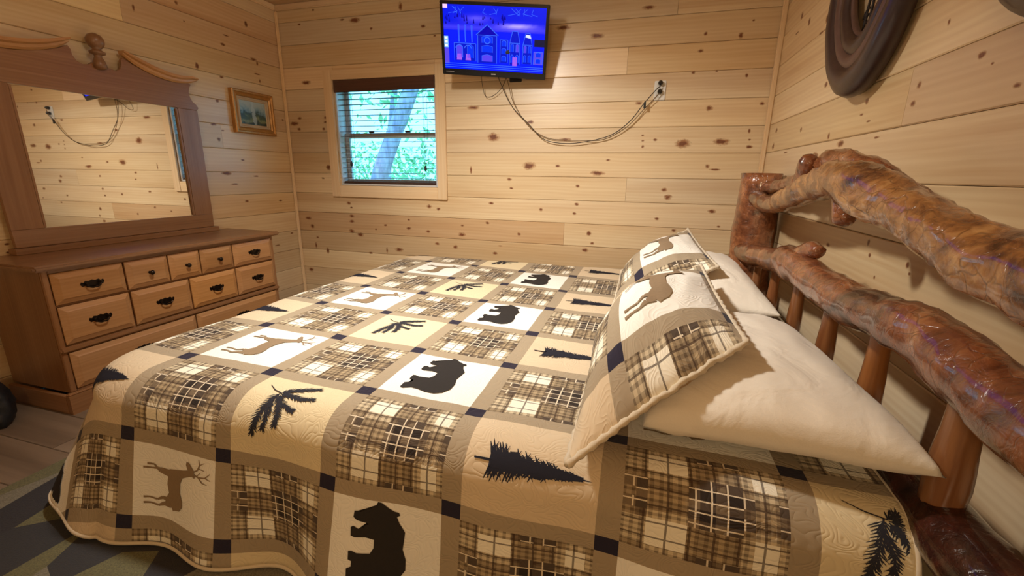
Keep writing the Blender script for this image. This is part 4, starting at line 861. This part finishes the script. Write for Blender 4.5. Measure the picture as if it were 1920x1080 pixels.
def motif(kind, F, cu, cv, par, scale=1.0, off=.0022, dxy=(0, 0), clip=None):
    vs = []; fs = []; key = {}
    for t in TRI[kind]:
        ids = []
        for (x, y) in t:
            k = (round(x, 5), round(y, 5))
            if k not in key:
                u = cu + .5 + (y*scale + dxy[1]); v = cv + .5 + (x*scale + dxy[0])
                if clip and not clip(u, v): key[k] = None
                else: p, n = Snorm(F, u, v); key[k] = len(vs); vs.append(p + n*off*(1 if F is SQ else -1 if False else 1))
            ids.append(key[k])
        if None not in ids: fs.append(tuple(ids))
    if not fs: return None
    o = MB(); o.v = vs; o.f = fs
    return o.build(NAME[kind], MAT[AMAT[kind]], par, smooth=True)
def SQ(u, v): return S(*AB(u, v))
def qclip(u, v):
    a, b = AB(u, v); return QA0+.01 < a < QA1-.01 and QB0+.01 < b < QB1-.01 and Lof(a, b) < LM - .01
for cu in range(-2, 6):
    for cv in range(-2, 8):
        if (cu + cv) % 2 == 0: continue
        a, b = AB(cu+.5, cv+.5)
        if not (QA0-.1 < a < QA1+.15 and QB0-.1 < b < QB1+.1): continue
        motif({0: 'deer', 1: 'branch', 2: 'bear', 3: 'pine'}[cu % 4], SQ, cu, cv, qo, 1.0, clip=qclip)

# ---------------------------------------------------------------- pillows
def pil_fn(c00, c10, c11, c01, T, e=.5, pinch=.10, sag=0, bow=(0, 0), wr=.006, seed=0, curve=0):
    """cushion surface from four corner points; s,t in -1..1; side +1 top, -1 underside"""
    C = [Vector(c) for c in (c00, c10, c11, c01)]
    N = ((C[1]-C[0]).cross(C[3]-C[0])).normalized()
    if N.z < 0: N = -N
    def F(s, t, side=1):
        s = clamp(s, -1, 1); t = clamp(t, -1, 1)
        ss = s*(1 - pinch*(1-t*t)*abs(s)**3); tt = t*(1 - pinch*(1-s*s)*abs(t)**3)
        ss, tt = s*(1-pinch*(1-t*t)), t*(1-pinch*(1-s*s))
        a, b = (ss+1)/2, (tt+1)/2
        p = C[0]*(1-a)*(1-b) + C[1]*a*(1-b) + C[2]*a*b + C[3]*(1-a)*b
        g = max(0, (1-abs(s)**2.2)) ** e * max(0, (1-abs(t)**2.2)) ** e
        w = wr*noise.noise(Vector((s*2.2+seed, t*2.2, side*3)))*min(1, g*3) + wr*.5*noise.noise(Vector((s*6+seed, t*3, side*5)))
        return p + N*((T if side > 0 else -T*(.5 if T > .1 else 1))*g + w + curve*(1-s*s)*(1-t*t))
    return F, N
def cushion(name, F, mat, n=44, par=None, uvf=None, sides=(1, -1), **tagk):
    vs = []; fs = []; uv = []
    idx = {}
    def vid(i, j, side):
        k = (i, j) if i in (0, n) or j in (0, n) else (i, j, side)
        if k not in idx:
            s = sin((i/n*2-1)*pi/2); t = sin((j/n*2-1)*pi/2); s = .5*s + .5*(i/n*2-1); t = .5*t+.5*(j/n*2-1)
            idx[k] = len(vs); vs.append(F(s, t, side)); uv.append(uvf(s, t) if uvf else ((s+1)/2, (t+1)/2))
        return idx[k]
    for side in sides:
        for i in range(n):
            for j in range(n):
                q = (vid(i,j,side), vid(i+1,j,side), vid(i+1,j+1,side), vid(i,j+1,side)); fs.append(q if side > 0 else q[::-1])
    o = MB(); o.v = vs; o.f = fs
    return o.build(name, MAT[mat], par, smooth=True, uv=uv, **tagk)
# s runs along x (foot -> headboard), t runs along y (near -> far)
Fp1, _ = pil_fn((2.885, -2.225, .560), (3.375, -2.30, .600), (3.345, -1.50, .59), (2.86, -1.48, .55), .118, .38, .05, seed=1)
p1 = cushion('pillow', Fp1, 'pillow'); tag(p1, 'white pillow nearest the camera with its pointed corner beside the headboard', 'pillow', 'white sleeping pillows')
Fp2, _ = pil_fn((2.90, -1.40, .56), (3.350, -1.44, .615), (3.30, -.66, .69), (2.90, -.60, .58), .125, .55, .05, seed=5)
p2 = cushion('pillow', Fp2, 'pillow'); tag(p2, 'white pillow at the far side of the bed behind the far sham', 'pillow', 'white sleeping pillows')
def sham(c00, c10, c11, c01, u0, u1, v0, v1, ou, ov, label, seed, curve, T=.045):
    F, N = pil_fn(c00, c10, c11, c01, T, .45, .04, wr=.010, seed=seed, curve=curve)
    t = empty('pillow_sham', tuple((Vector(c00)+Vector(c11))/2), label=label, cat='pillow', group='quilted pillow shams')
    uvf = lambda s, q: (ou + u0 + (u1-u0)*(s+1)/2, ov + v0 + (v1-v0)*(q+1)/2)
    cushion('quilted_front', F, 'quilt', 60, t, uvf, (1,)); cushion('backing', lambda s, q, d: F(s, q, d) if d > 0 else F(s, q, -1), 'sham_back', 30, t, None, (-1,))
    pts = []; K = 60
    for k in range(K): pts.append(F(-1+2*k/K, -1, 1))
    for k in range(K): pts.append(F(1, -1+2*k/K, 1))
    for k in range(K): pts.append(F(1-2*k/K, 1, 1))
    for k in range(K+1): pts.append(F(-1, 1-2*k/K, 1))
    MB().tube(pts, [.0075*(1+.25*sin(i*1.9)) for i in range(len(pts))], 7).build('piping', MAT['piping'], t, smooth=True)
    G = lambda u, v: F((u-ou-u0)/(u1-u0)*2-1, (v-ov-v0)/(v1-v0)*2-1, 1)
    motif('doe', G, ou, ov, t, 1.12, .003, (.03, .0))
    return t
sham((2.745, -2.385, .545), (3.090, -2.10, .735), (3.075, -1.36, .765), (2.735, -1.62, .57), -.44, .98, -.30, 1.40, 0, 1, 'nearer quilted sham with a brown deer, leaning on the near white pillow', 2, .085, .055)
sham((2.76, -1.40, .56), (3.15, -1.27, .745), (3.105, -.44, .80), (2.76, -.58, .56), -.44, .98, -.30, 1.40, 0, 1, 'farther quilted sham with a brown deer, partly hidden by the nearer sham', 7, .06)
